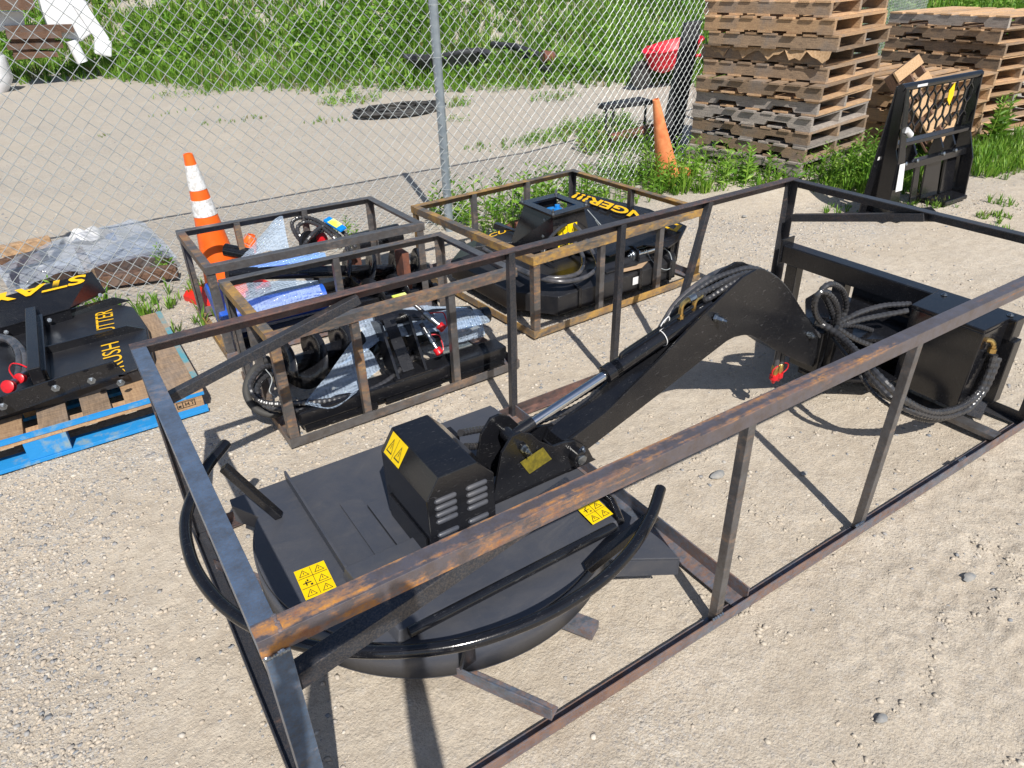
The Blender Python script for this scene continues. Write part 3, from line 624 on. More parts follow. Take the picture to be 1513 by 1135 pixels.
bolt(mb, (pb2.x-.006, .599, pb2.z+.003), (.3, -1, -.1), .010, .03); bolt(mb, (pb3.x, .599, pb3.z), (0, -1, 0), .010, .016); bolt(mb, (pb3.x-.02, .599, pb3.z+.012), (0, -1, .3), .006, .012); mb.build('bolt', 'zinc', M)
# swing hub and mounting frame
MB().box(2.345, 2.47, .585, .715, .17, .355).build('swing_hub', 'black_satin', M, bevel=.003)
MB().box(2.38, 2.50, .555, .583, .12, .36).build('hub_lug', 'black_satin', M, bevel=.002)
MB().lathe((2.43, .65, .356), (0, 0, 1), [(0, .034), (.02, .034), (.022, .02), (.03, .02)], 18).build('pivot_cap', 'black_gloss', M)
for zz in (.30, .11):
    MB().prism([(2.40, .70, zz), (2.40, .60, zz), (2.62, .42, zz), (2.83, .40, zz), (2.83, .93, zz), (2.66, .90, zz)], (0, 0, .014)).build('swing_plate', 'black_gloss', M, bevel=.001)
mb = MB(); mb.box(2.825, 2.895, .12, 1.18, .365, .452); mb.build('mount_beam', 'black_satin', M, bevel=.004)
MB().box(2.815, 2.905, 1.18, 1.188, .36, .482).build('mount_end', 'black_satin', M, bevel=.002)
MB().bar((2.83, .12, .30), (2.83, 1.18, .355), .008, .05)
MB().box(2.835, 2.885, .15, 1.16, .03, .09).build('mount_beam', 'black_satin', M, bevel=.003)
for y_ in (1.12, .86, .135):
    MB().box(2.832, 2.888, y_-.03, y_+.03, .091, .364).build('mount_leg', 'black_satin', M, bevel=.003)
MB().bar((2.86, .155, .09), (2.80, .14, .02), .05, .03).build('mount_leg', 'steel_dark', M)
MB().box(2.855, 2.861, .14, .80, .091, .364).build('mount_plate', 'black_satin', M)
# side box with its lid
T4 = [at(1346, 451, z=.45), at(1455, 490, z=.45), at(1504, 466, z=.45), at(1386, 430, z=.45)]
B4 = [V((T4[0].x+.01, T4[0].y-.005, .10)), V((T4[1].x+.01, T4[1].y+.012, .10)), V((T4[2].x-.06, T4[2].y+.012, .10)), V((T4[3].x-.05, T4[3].y-.01, .10))]
U4 = [p+V((.006 if i in (0, 1) else -.012, 0, -.012)) for i, p in enumerate(T4)]
MB().hexa(B4, U4).build('valve_box', 'black_gloss', M, bevel=.004)
MB().hexa([p-V((0, 0, .011)) for p in T4], [p+V((0, 0, .004)) for p in T4]).build('box_lid', 'black_gloss', M, bevel=.003)
mb = MB(); bolt(mb, at(1395, 436, z=.456), (0, 0, 1), .009, .006); bolt(mb, at(1493, 466, z=.456), (0, 0, 1), .009, .006); mb.build('bolt', 'zinc', M)
# hoses
HO = lambda pts, r=.0115, **k: hose(pts, r, M, **k)
HO([at(680, 640, y=.70), at(715, 634, y=.75), at(760, 631, y=.76), at(800, 613, y=.75), at(850, 588, y=.74), at(930, 535, y=.73), at(985, 480, y=.72)])
HO([at(688, 660, y=.70), at(715, 658, y=.745), at(750, 642, y=.745), at(800, 622, y=.735), at(850, 602, y=.725), at(900, 570, y=.72)])
HO([at(978, 490, y=.72), at(1003, 452, y=.70), at(1045, 418, y=.69), at(1085, 401, y=.68), at(1112, 397, y=.67), at(1138, 407, y=.66), at(1160, 427, y=.65), at(1190, 472, y=.645), at(1212, 492, y=.63), at(1232, 500, y=.60)])
HO([f1+V((.055, 0, .042)), at(1048, 428, y=.655), at(1085, 410, y=.645), at(1112, 404, y=.64), at(1140, 411, y=.63), at(1166, 438, y=.625), at(1190, 478, y=.625), at(1215, 500, y=.60)])
HO([f2+V((.035, 0, .04)), at(1045, 442, y=.64), at(1080, 420, y=.635), at(1108, 407, y=.63), at(1128, 410, y=.63)])
HO([at(972, 492, y=.70), at(1000, 448, y=.72), at(1035, 418, y=.72), at(1062, 402, y=.73), at(1090, 393, y=.74), at(1110, 396, y=.72)], wrap=False, mat='hose_smooth')
for r_, pts in ((.0125, [(1240, 480, .60), (1250, 455, .60), (1245, 430, .59), (1228, 420, .58), (1214, 430, .59), (1222, 445, .62), (1232, 470, .62), (1234, 486, .60)]),
                (.0125, [(1236, 482, .58), (1238, 458, .57), (1228, 438, .57), (1212, 432, .58), (1204, 448, .59), (1206, 466, .60), (1218, 480, .60), (1232, 486, .59)]),
                (.0115, [(1238, 478, .58), (1270, 462, .54), (1305, 452, .50), (1345, 449, .45)]), (.0115, [(1240, 482, .57), (1275, 472, .53), (1310, 465, .48), (1342, 459, .43)]),
                (.0105, [(1238, 482, .56), (1262, 481, .55), (1288, 488, .53)]), (.0115, [(1236, 484, .56), (1258, 498, .53), (1280, 508, .50), (1312, 516, .45)]),
                (.0145, [(1205, 476, .62), (1222, 484, .58), (1245, 500, .5), (1270, 525, .38), (1300, 558, .25), (1335, 590, .17), (1375, 609, .14), (1415, 603, .125), (1443, 583, .125), (1460, 552, .125), (1469, 524, .13)]),
                (.0145, [(1228, 490, .60), (1250, 510, .5), (1278, 545, .36), (1310, 582, .24), (1345, 606, .16), (1385, 616, .135), (1425, 607, .12), (1452, 580, .115), (1467, 550, .115), (1475, 528, .12)]),
                (.008, [(1230, 500, .55), (1262, 540, .40), (1290, 580, .30), (1330, 608, .2), (1380, 622, .15), (1430, 604, .13)])):
    HO([at(a, b_, y=c) for a, b_, c in pts], r_)
mb = MB(); p = at(1466, 517, y=.13); mb.lathe(p-V((0, 0, .01)), (0, 0, 1), [(0, .015), (.018, .015), (.02, .01), (.03, .01)], 8); mb.tube(curve([p+V((0, 0, .02)), p+V((-.005, .01, .035)), p+V((-.02, .03, .035))], 4), .009, 8); mb.build('hose_fitting', 'brass', M)
mb = MB(); mb.lathe(at(1236, 487, y=.585), (.2, -.5, .8), [(-.01, .02), (.01, .02)], 10); mb.build('hose_clamp', 'black_satin', M)
for dx in (-.013, .016):
    p = at(1148, 548, y=.645)+V((dx, 0, 0)); MB().tube([p+V((0, 0, .16)), p+V((0, 0, .02))], .0115, 10).build('hose', 'hose_smooth', M)
    cpl = MB().lathe(p+V((0, 0, .03)), (0, 0, -1), [(0, .012), (.004, .015), (.03, .015), (.032, .012), (.045, .012)], 12).build('quick_coupler', 'brass', M)
    MB().lathe(p+V((0, 0, -.012)), (0, 0, -1), [(0, .017), (.02, .018), (.028, .012), (.04, .006)], 12).build('dust_cap', 'red_cap', cpl)
    MB().tube(curve([p+V((0, 0, -.03)), p+V((dx*2, -.01, -.005)), p+V((dx*2.2, -.01, .02)), p+V((dx*.5, -.014, .035))], 6), .0028, 6).build('cap_cord', 'red_cap', cpl)

# ---------------------------------------------------------------- augers and wrapped parts in the short crates
def auger(p, q, rs, rf, pitch, f0, f1, parent, mats=('black_gloss', 'black_satin'), hand=1):
    p, q = V(p), V(q); d = (q-p).normalized(); L_ = (q-p).length; u = d.cross(V((0, 0, 1))).normalized(); v = u.cross(d)
    MB().tube([p, q], rs, 18).build('auger_shaft', mats[0], parent)
    n = int((f1-f0)*L_/pitch*28); g = []
    for rr in (rs*.95, rf):
        g.append([p+d*(f0*L_+i*pitch/28)+(u*math.cos(hand*i*2*math.pi/28)+v*math.sin(hand*i*2*math.pi/28))*rr for i in range(n+1)])
    MB().sheet(g).build('auger_flight', mats[1], parent, solid=.005)
def drape(name, mat, parent, rows, n=14, amp=.012, seed=0, solid=.0):
    """a loose sheet through rows of points"""
    r_ = np.random.RandomState(seed); R_ = [curve(r, max(2, n//max(1, len(r)-1))) for r in rows]; m_ = min(len(r) for r in R_)
    cols = [curve([r[j] for r in R_], max(2, n//max(1, len(rows)-1))) for j in range(m_)]
    g = [[p+V((0, 0, amp*(float(vnoise(np.array(p.x*1.+30), np.array(p.y+30.), 13, seed+1)+.35*vnoise(np.array(p.x+30.), np.array(p.y+30), 29, seed+2))-.65))) for p in c] for c in cols]
    return MB().sheet(g).build(name, mat, parent, solid=solid)
A2 = thing('auger_attachment', 'black auger with red capped couplers under clear bubble wrap in the near short crate', 'auger', (.98, 1.9, .05))
A_ = lambda px, py, y: at(px, py, y=y)
auger((.50, 1.80, .25), (1.02, 2.02, .17), .034, .125, .16, .0, .95, A2)
MB().tube([(1.02, 2.02, .17), (1.10, 2.05, .16)], .05, 16).build('shaft_collar', 'black_gloss', A2)
MB().box(.52, 1.525, 1.655, 1.76, .042, .105).build('base_beam', 'black_satin', A2, bevel=.006)
MB().box(.535, .86, 1.662, 1.70, .006, .041).build('base_plate', 'black_satin', A2, bevel=.003); MB().box(.90, 1.18, 1.665, 1.70, .012, .041).build('base_plate', 'black_satin', A2, bevel=.003); MB().box(1.24, 1.515, 1.662, 1.70, .008, .041).build('base_plate', 'black_satin', A2, bevel=.003)
MB().box(.54, 1.5, 2.08, 2.16, .02, .09).build('base_beam', 'black_satin', A2, bevel=.004)
for x_ in (.965, 1.10):
    MB().prism([(x_, 1.66, .106), (x_, 1.79, .106), (x_, 1.90, .30), (x_, 1.83, .33), (x_, 1.79, .33)], (.012, 0, 0)).build('gusset', 'black_satin', A2, bevel=.001)
MB().bar((1.035, 1.70, .115), (1.035, 1.86, .31), .055, .006).build('bracket', 'black_satin', A2)
MB().box(.95, 1.13, 1.655, 1.77, .1055, .112).build('bracket', 'black_satin', A2)
MB().tube([(.98, 1.93, .28), (1.46, 1.88, .19)], .055, 18).lathe((1.46, 1.88, .19), (1, -.08, -.12), [(0, .035), (.06, .035), (.062, .04), (.10, .04)], 16).build('planetary_motor', 'black_gloss', A2)
hose([A_(412, 540, 1.9), A_(386, 545, 1.86), A_(370, 570, 1.80), A_(388, 594, 1.74), A_(440, 596, 1.70), A_(510, 588, 1.68), A_(556, 572, 1.68), A_(590, 548, 1.72), A_(606, 520, 1.80)], .0125, A2)
hose([A_(418, 552, 1.9), A_(394, 556, 1.87), A_(380, 578, 1.80), A_(398, 602, 1.73), A_(450, 606, 1.69), A_(520, 596, 1.67), A_(568, 576, 1.68), A_(600, 545, 1.74), A_(615, 515, 1.82)], .0125, A2)
hose([A_(398, 530, 1.95), A_(374, 548, 1.92), A_(364, 578, 1.86), A_(378, 604, 1.80), A_(408, 612, 1.76), A_(424, 590, 1.82), A_(412, 550, 1.9), A_(398, 530, 1.95)], .016, A2, wrap=False, mat='tire_rubber')
hose([A_(405, 545, 1.93), A_(385, 560, 1.9), A_(377, 582, 1.85), A_(392, 604, 1.80), A_(414, 598, 1.80)], .013, A2, wrap=False, mat='tire_rubber')
MB().tube(curve([A_(392, 545, 1.86), A_(402, 560, 1.84), A_(398, 578, 1.82), A_(406, 586, 1.80), A_(400, 590, 1.8)], 5), .002, 6).build('wire_tie', 'wire', A2)
hose([A_(420, 500, 1.9), A_(480, 488, 1.95), A_(540, 475, 1.98), A_(600, 462, 1.95), A_(628, 470, 1.85)], .011, A2)
for (a, b_) in (((612, 450), (653, 484)), ((622, 478), (648, 520))):
    p, q = A_(*a, 1.80), A_(*b_, 1.70); d = (q-p).normalized()
    MB().tube([p, p.lerp(q, .5)], .010, 10).build('hose', 'hose_smooth', A2)
    cp_ = MB().lathe(p.lerp(q, .35), d, [(0, .010), (.01, .014), (.03, .014), (.032, .017), (.05, .017), (.052, .0125), (.075, .0125), (.078, .016), (.09, .016)], 12).build('quick_coupler', 'zinc', A2)
    MB().lathe(q-d*.018, d, [(0, .018), (.004, .020), (.010, .018), (.028, .0185), (.032, .014), (.033, .006)], 14).build('dust_cap', 'red_cap', cp_)
    MB().tube(curve([q, q+V((.02, -.01, .01)), q+V((.03, .03, .05)), p.lerp(q, .6)+V((.03, .0, .02)), p.lerp(q, .4)], 6), .0028, 6).build('cap_cord', 'red_cap', cp_)
MB().lathe((.475, 1.66, .02), (0, 0, 1), [(0, .018), (.04, .018), (.045, .01)], 10).build('fitting', 'black_satin', A2)
drape('bubble_wrap', 'bubble_wrap', A2, [[A_(520, 472, 1.92), A_(590, 457, 1.92), A_(640, 450, 1.90), A_(712, 458, 1.86)], [A_(540, 503, 1.84), A_(580, 484, 1.86), A_(620, 474, 1.86), A_(718, 478, 1.80)],
      [A_(498, 540, 1.80), A_(535, 522, 1.80), A_(553, 500, 1.82), A_(612, 497, 1.80)]], 20, .02, 3)
drape('bubble_wrap', 'bubble_wrap', A2, [[A_(640, 462, 1.84), A_(680, 454, 1.84), A_(706, 462, 1.84)], [A_(648, 490, 1.76), A_(690, 484, 1.76), A_(716, 488, 1.76)], [A_(655, 512, 1.75), A_(690, 504, 1.75), A_(716, 496, 1.75)]], 18, .008, 5)
drape('bubble_wrap', 'bubble_wrap', A2, [[A_(520, 505, 1.82), A_(548, 520, 1.80), A_(562, 545, 1.75)], [A_(482, 555, 1.76), A_(515, 563, 1.74), A_(545, 560, 1.72)], [A_(455, 590, 1.70), A_(490, 592, 1.69), A_(530, 576, 1.685)], [A_(450, 597, 1.655), A_(493, 603, 1.645), A_(527, 582, 1.65)]], 18, .012, 8)
tp_ = at(582, 442, y=1.66); MB().hexa([tp_, tp_+V((.06, 0, 0)), tp_+V((.06, .02, .002)), tp_+V((0, .02, .002))], [tp_+V((0, .0, .006)), tp_+V((.06, 0, .006)), tp_+V((.06, .02, .008)), tp_+V((0, .02, .008))]).build('hose_tag', 'label_yellow_green', A2)

A3 = thing('auger_attachment', 'black auger with a blue wrapped drive inside the rear short crate by the cone', 'auger', (.98, 2.8, .05))
auger(at(335, 405, y=2.78), at(632, 398, y=2.84), .034, .13, .15, .52, 1.0, A3)
auger(at(500, 452, y=2.60), at(645, 425, y=2.62), .03, .12, .15, .15, 1.0, A3, hand=-1)
MB().tube([at(333, 369, z=.33), at(372, 377, z=.30)], .036, 18).build('auger_shaft', 'black_gloss', A3)
drape('blue_cover', 'bubble_wrap', A3, [[at(338, 420, z=.33), at(400, 416, z=.35), at(470, 414, z=.34)], [at(345, 440, z=.31), at(400, 432, z=.33), at(475, 430, z=.31)], [at(352, 462, z=.26), at(405, 458, z=.27), at(486, 446, z=.24)]], 18, .008, 9)
drape('blue_cover', 'bubble_wrap_blue', A3, [[at(355, 382, z=.36), at(420, 370, z=.38), at(480, 374, z=.36)], [at(350, 398, z=.34), at(420, 392, z=.34), at(485, 388, z=.33)]], 16, .012, 12)
MB().tube([at(345, 468, z=.15), at(480, 438, z=.15)], .07, 20).build('drive_housing', 'blue_part', A3)
MB().tube([at(352, 404, z=.24), at(470, 384, z=.24)], .05, 18).build('drive_housing', 'blue_part', A3)
MB().hexa([at(300, 425, z=.22), at(318, 418, z=.22), at(345, 478, z=.18), at(322, 480, z=.18)], [at(302, 420, z=.30), at(320, 412, z=.30), at(347, 462, z=.26), at(326, 468, z=.26)]).build('drive_cover', 'blue_part', A3, bevel=.01)
drape('bubble_wrap', 'bubble_wrap', A3, [[at(414, 318, z=.50), at(416, 319, z=.50), at(418, 320, z=.50)], [at(385, 348, z=.42), at(405, 345, z=.44), at(424, 352, z=.42)], [at(352, 385, z=.34), at(395, 372, z=.37), at(430, 376, z=.35)]], 18, .02, 15)
for r_, pts in ((.012, [(452, 366, .32), (436, 345, .38), (432, 328, .43), (448, 321, .45), (468, 326, .44), (490, 340, .41), (508, 356, .36), (520, 372, .30)]), (.012, [(462, 368, .30), (444, 350, .37), (440, 336, .41), (452, 328, .43), (472, 334, .42), (492, 350, .38), (506, 366, .32)]),
                (.012, [(446, 368, .34), (458, 350, .40), (474, 336, .42), (492, 334, .42), (510, 346, .39), (526, 366, .32)]), (.011, [(455, 362, .33), (468, 346, .38), (486, 340, .40), (505, 354, .37), (516, 374, .3)])):
    hose([at(a, b_, z=c) for a, b_, c in pts], r_, A3)
MB().lathe(at(467, 356, z=.33), (.2, -1, .2), [(0, .06), (.03, .06), (.035, .045)], 20).build('red_disc', 'red_cap', A3)
MB().lathe(at(455, 360, z=.34), (.6, -1, .2), [(0, .07), (.02, .07)], 20).build('end_disc', 'black_satin', A3)
a, b_, c_ = at(478, 328, z=.445), at(503, 344, z=.415), at(488, 322, z=.455)
sdv = (c_-a)*.9; MB().hexa([a, b_, b_+sdv, a+sdv], [a+V((0, 0, .012)), b_+V((0, 0, .012)), b_+sdv+V((0, 0, .012)), a+sdv+V((0, 0, .012))]).build('hose_tag', 'blue_tag', A3, bevel=.002)
MB().hexa([a.lerp(b_, .25)+V((0, 0, .0135)), a.lerp(b_, .78)+V((0, 0, .0135)), a.lerp(b_, .78)+sdv+V((0, 0, .0135)), a.lerp(b_, .25)+sdv+V((0, 0, .0135))], [a.lerp(b_, .25)+V((0, 0, .0145)), a.lerp(b_, .78)+V((0, 0, .0145)), a.lerp(b_, .78)+sdv+V((0, 0, .0145)), a.lerp(b_, .25)+sdv+V((0, 0, .0145))]).build('tag_label', 'label_yellow_green', A3)
MB().box(.50, 1.46, 2.56, 2.62, .02, .08).box(.50, 1.46, 3.0, 3.06, .02, .08).build('cradle', 'black_satin', A3)
MB().lathe(at(525, 362, z=.2), (1, .05, 0), [(0, .07), (.30, .07)], 20).build('motor_body', 'black_satin', A3)
MB().box(1.30, 1.34, 2.92, 3.04, .0, .22).build('end_bracket', 'rusty_iron', A3); MB().box(1.46, 1.50, 2.60, 2.70, .0, .30).build('end_bracket', 'rusty_iron', A3)

# ---------------------------------------------------------------- danger marked cutter in the low square crate
D = thing('deck_cutter', 'black low brush cutter lettered DANGER inside the ochre square crate', 'brush cutter', (2.38, 2.4, .04))
xs = [1.82, 2.02, 2.30, 2.62, 2.76, 2.97]
front = [(1.83, 1.93, .05), (2.14, 1.875, .05), (2.36, 1.87, .05), (2.95, 1.90, .05)]
mb = MB()
def ring(z, ins): return [V(p) for p in [(1.83+ins, 2.12+ins*.3, z), (2.00+ins*.5, 1.885+ins, z), (2.86-ins*.2, 1.90+ins, z), (2.97-ins, 2.02+ins*.3, z), (2.95-ins, 2.78-ins, z), (2.74-ins*.5, 2.92-ins, z), (2.02+ins*.4, 2.90-ins, z), (1.81+ins, 2.70-ins, z)]]
R1, R2, R3 = ring(.045, 0), ring(.15, 0), ring(.205, .10)
mb.add(R1+R2+R3, [(i, (i+1) % 8, 8+(i+1) % 8, 8+i) for i in range(8)]+[(8+i, 8+(i+1) % 8, 16+(i+1) % 8, 16+i) for i in range(8)]+[tuple(range(16, 24)), tuple(range(8))[::-1]])
mb.build('deck', 'black_textured', D, bevel=.004)
for x0 in (2.13, 2.56, 2.79):
    MB().hexa([(x0, 1.875, .05), (x0+.02, 1.875, .05), (x0+.02, 2.3, .05), (x0, 2.3, .05)], [(x0, 1.878, .17), (x0+.02, 1.878, .17), (x0+.02, 2.3, .235), (x0, 2.3, .235)]).build('rib', 'black_satin', D, bevel=.003)
zt = .455; T = [at(766.6, 301, z=zt), at(817, 322, z=zt), at(871, 306.5, z=zt), at(822, 288, z=zt)]; ct = sum(T, V())/4
In = [ct+(p-ct)*.62 for p in T]; up5 = V((0, 0, .012))
mb = MB(); vs = T+In+[p+up5 for p in T]+[p+up5 for p in In]
mb.add(vs, [(0, 1, 9, 8), (1, 2, 10, 9), (2, 3, 11, 10), (3, 0, 8, 11), (8, 9, 13, 12), (9, 10, 14, 13), (10, 11, 15, 14), (11, 8, 12, 15), (4, 5, 1, 0), (5, 6, 2, 1), (6, 7, 3, 2), (7, 4, 0, 3), (4, 12, 13, 5), (5, 13, 14, 6), (6, 14, 15, 7), (7, 15, 12, 4)])
mb.build('tower_plate', 'black_gloss', D)
Bt = [ct+(p-ct)*1.12 for p in T]; Bt = [V((p.x, p.y, .20)) for p in Bt]; Bt[0].x -= .05; Bt[3].x -= .0; Tt = [ct+(p-ct)*.84 for p in T]
for i in range(4):
    a, b2 = i, (i+1) % 4
    if i == 2: continue
    n_ = ((Tt[a]+Tt[b2])/2-ct); n_.z = 0; n_.normalize()
    MB().hexa([Bt[a], Bt[b2], Bt[b2]-n_*.01, Bt[a]-n_*.01], [Tt[a]-V((0, 0, .001)), Tt[b2]-V((0, 0, .001)), Tt[b2]-n_*.01-V((0, 0, .001)), Tt[a]-n_*.01-V((0, 0, .001))]).build('tower_side', 'black_gloss', D, bevel=.002)
mb = MB()
for p in T: bolt(mb, ct+(p-ct)*.9+up5, (0, 0, 1), .008, .02)
for f in (.2, .8):
    for q in (.25, .8): p = Bt[0].lerp(Tt[0], q).lerp(Bt[3].lerp(Tt[3], q), .15+.0*f); 
for q in (.2, .5, .85):
    p = Bt[1].lerp(Tt[1], q).lerp(Bt[0].lerp(Tt[0], q), .25); bolt(mb, p, (-.3, -1, .1), .008, .008)
mb.build('bolt', 'zinc', D)
mb = MB(); mb.lathe((ct.x, ct.y, .36), (0, 0, 1), [(0, .06), (.05, .06), (.055, .05), (.075, .05)], 12); mb.lathe((ct.x-.03, ct.y-.02, .43), (0, 0, 1), [(0, .018), (.02, .018)], 8); mb.lathe((ct.x+.03, ct.y+.01, .43), (0, 0, 1), [(0, .016), (.022, .016)], 8); mb.build('hydraulic_motor', 'blue_motor', D)
def onface(a, b_):      # point on the tower's near side
    return Bt[1].lerp(Bt[2], a).lerp(Tt[1].lerp(Tt[2], a), b_)+V((.1, -1, 0)).normalized()*.004
MB().add([Bt[1]+V((0, -.002, 0)), Bt[2]+V((0, -.002, 0)), Tt[2], Tt[1]], [(0, 1, 2, 3)]).build('tower_side', 'black_gloss', D)
sticker(onface(.12, .22), onface(.62, .22), onface(.12, .74), D, 1, 2, seed=5)
# the danger plate, letters upside down from this side
zp = .30; pl = [at(838, 296, z=zp+.03), at(856, 284, z=zp+.03), at(960, 309, z=zp+.02), at(1015, 334, z=zp), at(1006, 352, z=zp-.02), at(988, 365, z=zp-.03), at(950, 362, z=zp-.04), at(900, 378, z=zp-.06), at(842, 370, z=zp-.06), at(836, 330, z=zp-.02)]
mb = MB(); nP = len(pl); mb.add(pl+[p-V((0, 0, .008)) for p in pl], [tuple(range(nP)), tuple(range(nP, 2*nP))[::-1]]+[(i, (i+1) % nP, nP+(i+1) % nP, nP+i) for i in range(nP)]); mb.build('danger_plate', 'black_satin', D)
MB().hexa([(2.93, 1.98, .10), (2.95, 1.98, .10), (2.95, 2.75, .10), (2.93, 2.75, .10)], [(2.955, 1.98, .285), (2.965, 1.98, .285), (2.965, 2.75, .285), (2.955, 2.75, .285)]).build('end_plate', 'black_gloss', D)
MB().hexa([(2.79, 1.98, .10), (2.94, 1.99, .10), (2.94, 2.0, .10), (2.79, 1.99, .10)], [(2.79, 1.98, .24), (2.955, 1.99, .285), (2.955, 2.0, .285), (2.79, 1.99, .24)]).build('end_plate', 'black_gloss', D)
L0, L1, L2 = at(1008, 337, z=zp+.0), at(853, 287.5, z=zp+.03), at(999, 347, z=zp-.01)
def onplate(px, py):   # the plate is nearly flat; meet it on the plane of the three lettering points
    n_ = (L1-L0).cross(L2-L0); d = _f+RR*(px-CX)/F-UU*(py-CY)/F; d = V(d); c0 = V(CAM); t = n_.dot(L0-c0)/n_.dot(d); return c0+d*t
text('DANGER!!!', L0+V((0, 0, .012)), L1+V((0, 0, .012)), L2+V((0, 0, .014)), 'letter_yellow', D, bold=.03, lift=.004)
# pin rack
PN = at(931, 378, y=2.0); y0_ = PN.y-.055; px_ = PN.x; pz_ = PN.z
for x_ in (px_+.012, px_+.262):
    q = [(x_, y0_, .19), (x_, y0_+.13, .19), (x_, y0_+.13, pz_), (x_, y0_+.10, pz_+.045), (x_, y0_+.055, pz_+.055), (x_, y0_+.01, pz_+.04), (x_, y0_, pz_)]
    MB().prism(q, (.012, 0, 0)).build('rack_plate', 'black_gloss', D, bevel=.001)
MB().tube([(px_-.005, PN.y, pz_), (px_+.29, PN.y, pz_)], .024, 20).build('hitch_pin', 'chrome', D)
MB().lathe((px_, PN.y, pz_), (-1, 0, 0), [(-.012, .036), (-.004, .037), (.002, .034), (.004, .022), (.012, .020), (.014, .010), (.022, .009)], 20).build('pin_washer', 'zinc', D)
MB().tube(curve([(px_+.10, y0_+.03, pz_+.02), (px_+.10, y0_-.02, pz_-.03), (px_+.15, y0_-.07, pz_-.08), (px_+.22, y0_-.06, pz_-.08), (px_+.24, y0_-.02, pz_-.02), (px_+.21, y0_+.02, pz_+.02)], 6), .0022, 6).build('wire_tie', 'wire', D)
MB().box(2.36, 2.72, 1.93, 2.12, .178, .188).build('rack_base', 'black_textured', D, bevel=.002)
for pts in ([(2.44, 1.90, .176), (2.58, 1.885, .176), (2.70, 1.95, .178), (2.68, 1.97, .178), (2.57, 1.92, .177), (2.46, 1.93, .177)], [(2.70, 1.97, .20), (2.86, 1.97, .21), (2.88, 2.0, .235), (2.72, 2.0, .225)]):
    MB().prism(pts, (0, 0, .004)).build('cardboard_liner', 'cardboard', D)
MB().add([(2.52, 1.888, .085), (2.59, 1.889, .085), (2.59, 1.889, .13), (2.52, 1.888, .13)], [(0, 1, 2, 3)]).build('data_plate', 'label_white', D)
# hoses off the motor and the loop laid on the deck
hose([at(803, 375, z=.34), at(810, 356, z=.39), at(826, 338, z=.41), at(836, 332, z=.40)], .010, D)
for pts in ([(846, 330, .38), (860, 345, .35), (874, 370, .28), (882, 392, .24), (868, 408, .235), (835, 416, .24), (800, 412, .25), (765, 398, .26), (735, 380, .27)], [(838, 345, .36), (852, 362, .31), (862, 384, .26), (854, 404, .25), (820, 411, .25), (785, 404, .26), (750, 388, .27), (715, 368, .27)]):
    hose([at(a, b2, z=c) for a, b2, c in pts], .0125, D, wrap=False, mat='hose_smooth')
pp = [at(700, 365, z=.235), at(762, 357, z=.235), at(775, 335, z=.235), at(722, 344, z=.235)]
MB().hexa([p-V((0, 0, .03)) for p in pp], pp).build('rear_plate', 'black_textured', D, bevel=.003)
MB().hexa([at(728, 338, z=.22), at(768, 356, z=.22), at(772, 350, z=.22), at(735, 330, z=.22)], [at(730, 330, z=.26), at(770, 345, z=.26), at(772, 343, z=.26), at(736, 328, z=.26)]).build('rear_flange', 'black_gloss', D)
text('CU', at(722, 352, z=.238), at(748, 344, z=.238), at(722, 346.5, z=.238), 'letter_yellow', D)
for a, b2 in (((880, 326), (889, 339)), ((868, 310), (889, 334))):
    MB().tube([at(*a, z=.40), at(*b2, z=.33)], .0025, 6).build('wire_tie', 'wire', D)

# ---------------------------------------------------------------- blue pallet with the lettered cutter on the left
def pallet_parts(root, cx_, cy_, L_, W_, H_, mats, seed=0, notched=True, along='y', nb=7, edge=None):
    """stringers run along local y (length L_), deck boards along local x (width W_)"""
    r_ = random.Random(seed); t = .016; sw = .036
    def place(mb, x0, x1, y0, y1, z0, z1):
        mb.box(x0, x1, y0, y1, z0, z1)
    st = []
    for xs_ in (-W_/2, -sw/2, W_/2-sw):
        mb = MB(); y0, y1 = -L_/2, L_/2; z0, z1 = t, H_-t; nz = z0+(z1-z0)*.42
        if notched:
            ys = [y0, y0+L_*.17, y0+L_*.36, y0+L_*.63, y0+L_*.82, y1]
            pr = [(ys[0], z0), (ys[1], z0), (ys[1]+.02, nz), (ys[2]-.02, nz), (ys[2], z0), (ys[3], z0), (ys[3]+.02, nz), (ys[4]-.02, nz), (ys[4], z0), (ys[5], z0), (ys[5], z1), (ys[0], z1)]
            n = len(pr); a = [V((xs_, y, z)) for y, z in pr]; b = [p+V((sw, 0, 0)) for p in a]
            top = [(0, 1, 2, 11)]
            mb.add(a+b, [(i, (i+1) % n, n+(i+1) % n, n+i) for i in range(n)]+[tuple(range(n))[::-1], tuple(range(n, 2*n))])
        else: mb.box(xs_, xs_+sw, y0, y1, z0, z1)
        st.append(('stringer', mb, mats[0]))
    td = MB(); y = -L_/2; wd = (L_-.03)/nb
    for i in range(nb):
        b = wd*r_.uniform(.58, .84); x0 = -W_/2-r_.uniform(0, .022); x1 = W_/2+r_.uniform(0, .022); yy = -L_/2+i*(L_-b)/(nb-1)
        z = H_-t+r_.uniform(0, .002); dz = r_.uniform(-.004, .004)
        td.hexa([(x0, yy, z), (x1, yy, z), (x1, yy+b, z+dz*.3), (x0, yy+b, z)], [(x0, yy, z+t-.001), (x1, yy, z+t-.001), (x1, yy+b, z+t-.001), (x0, yy+b, z+t-.001)])
    bd = MB()
    for i in range(5):
        b = wd*.8; yy = -L_/2+i*(L_-b)/4; x0 = -W_/2-r_.uniform(0, .008); x1 = W_/2+r_.uniform(0, .008); bd.box(x0, x1, yy, yy+b, .001, t-.0005)
    return st+[('deck_boards', td, mats[1]), ('bottom_boards', bd, mats[-1])]
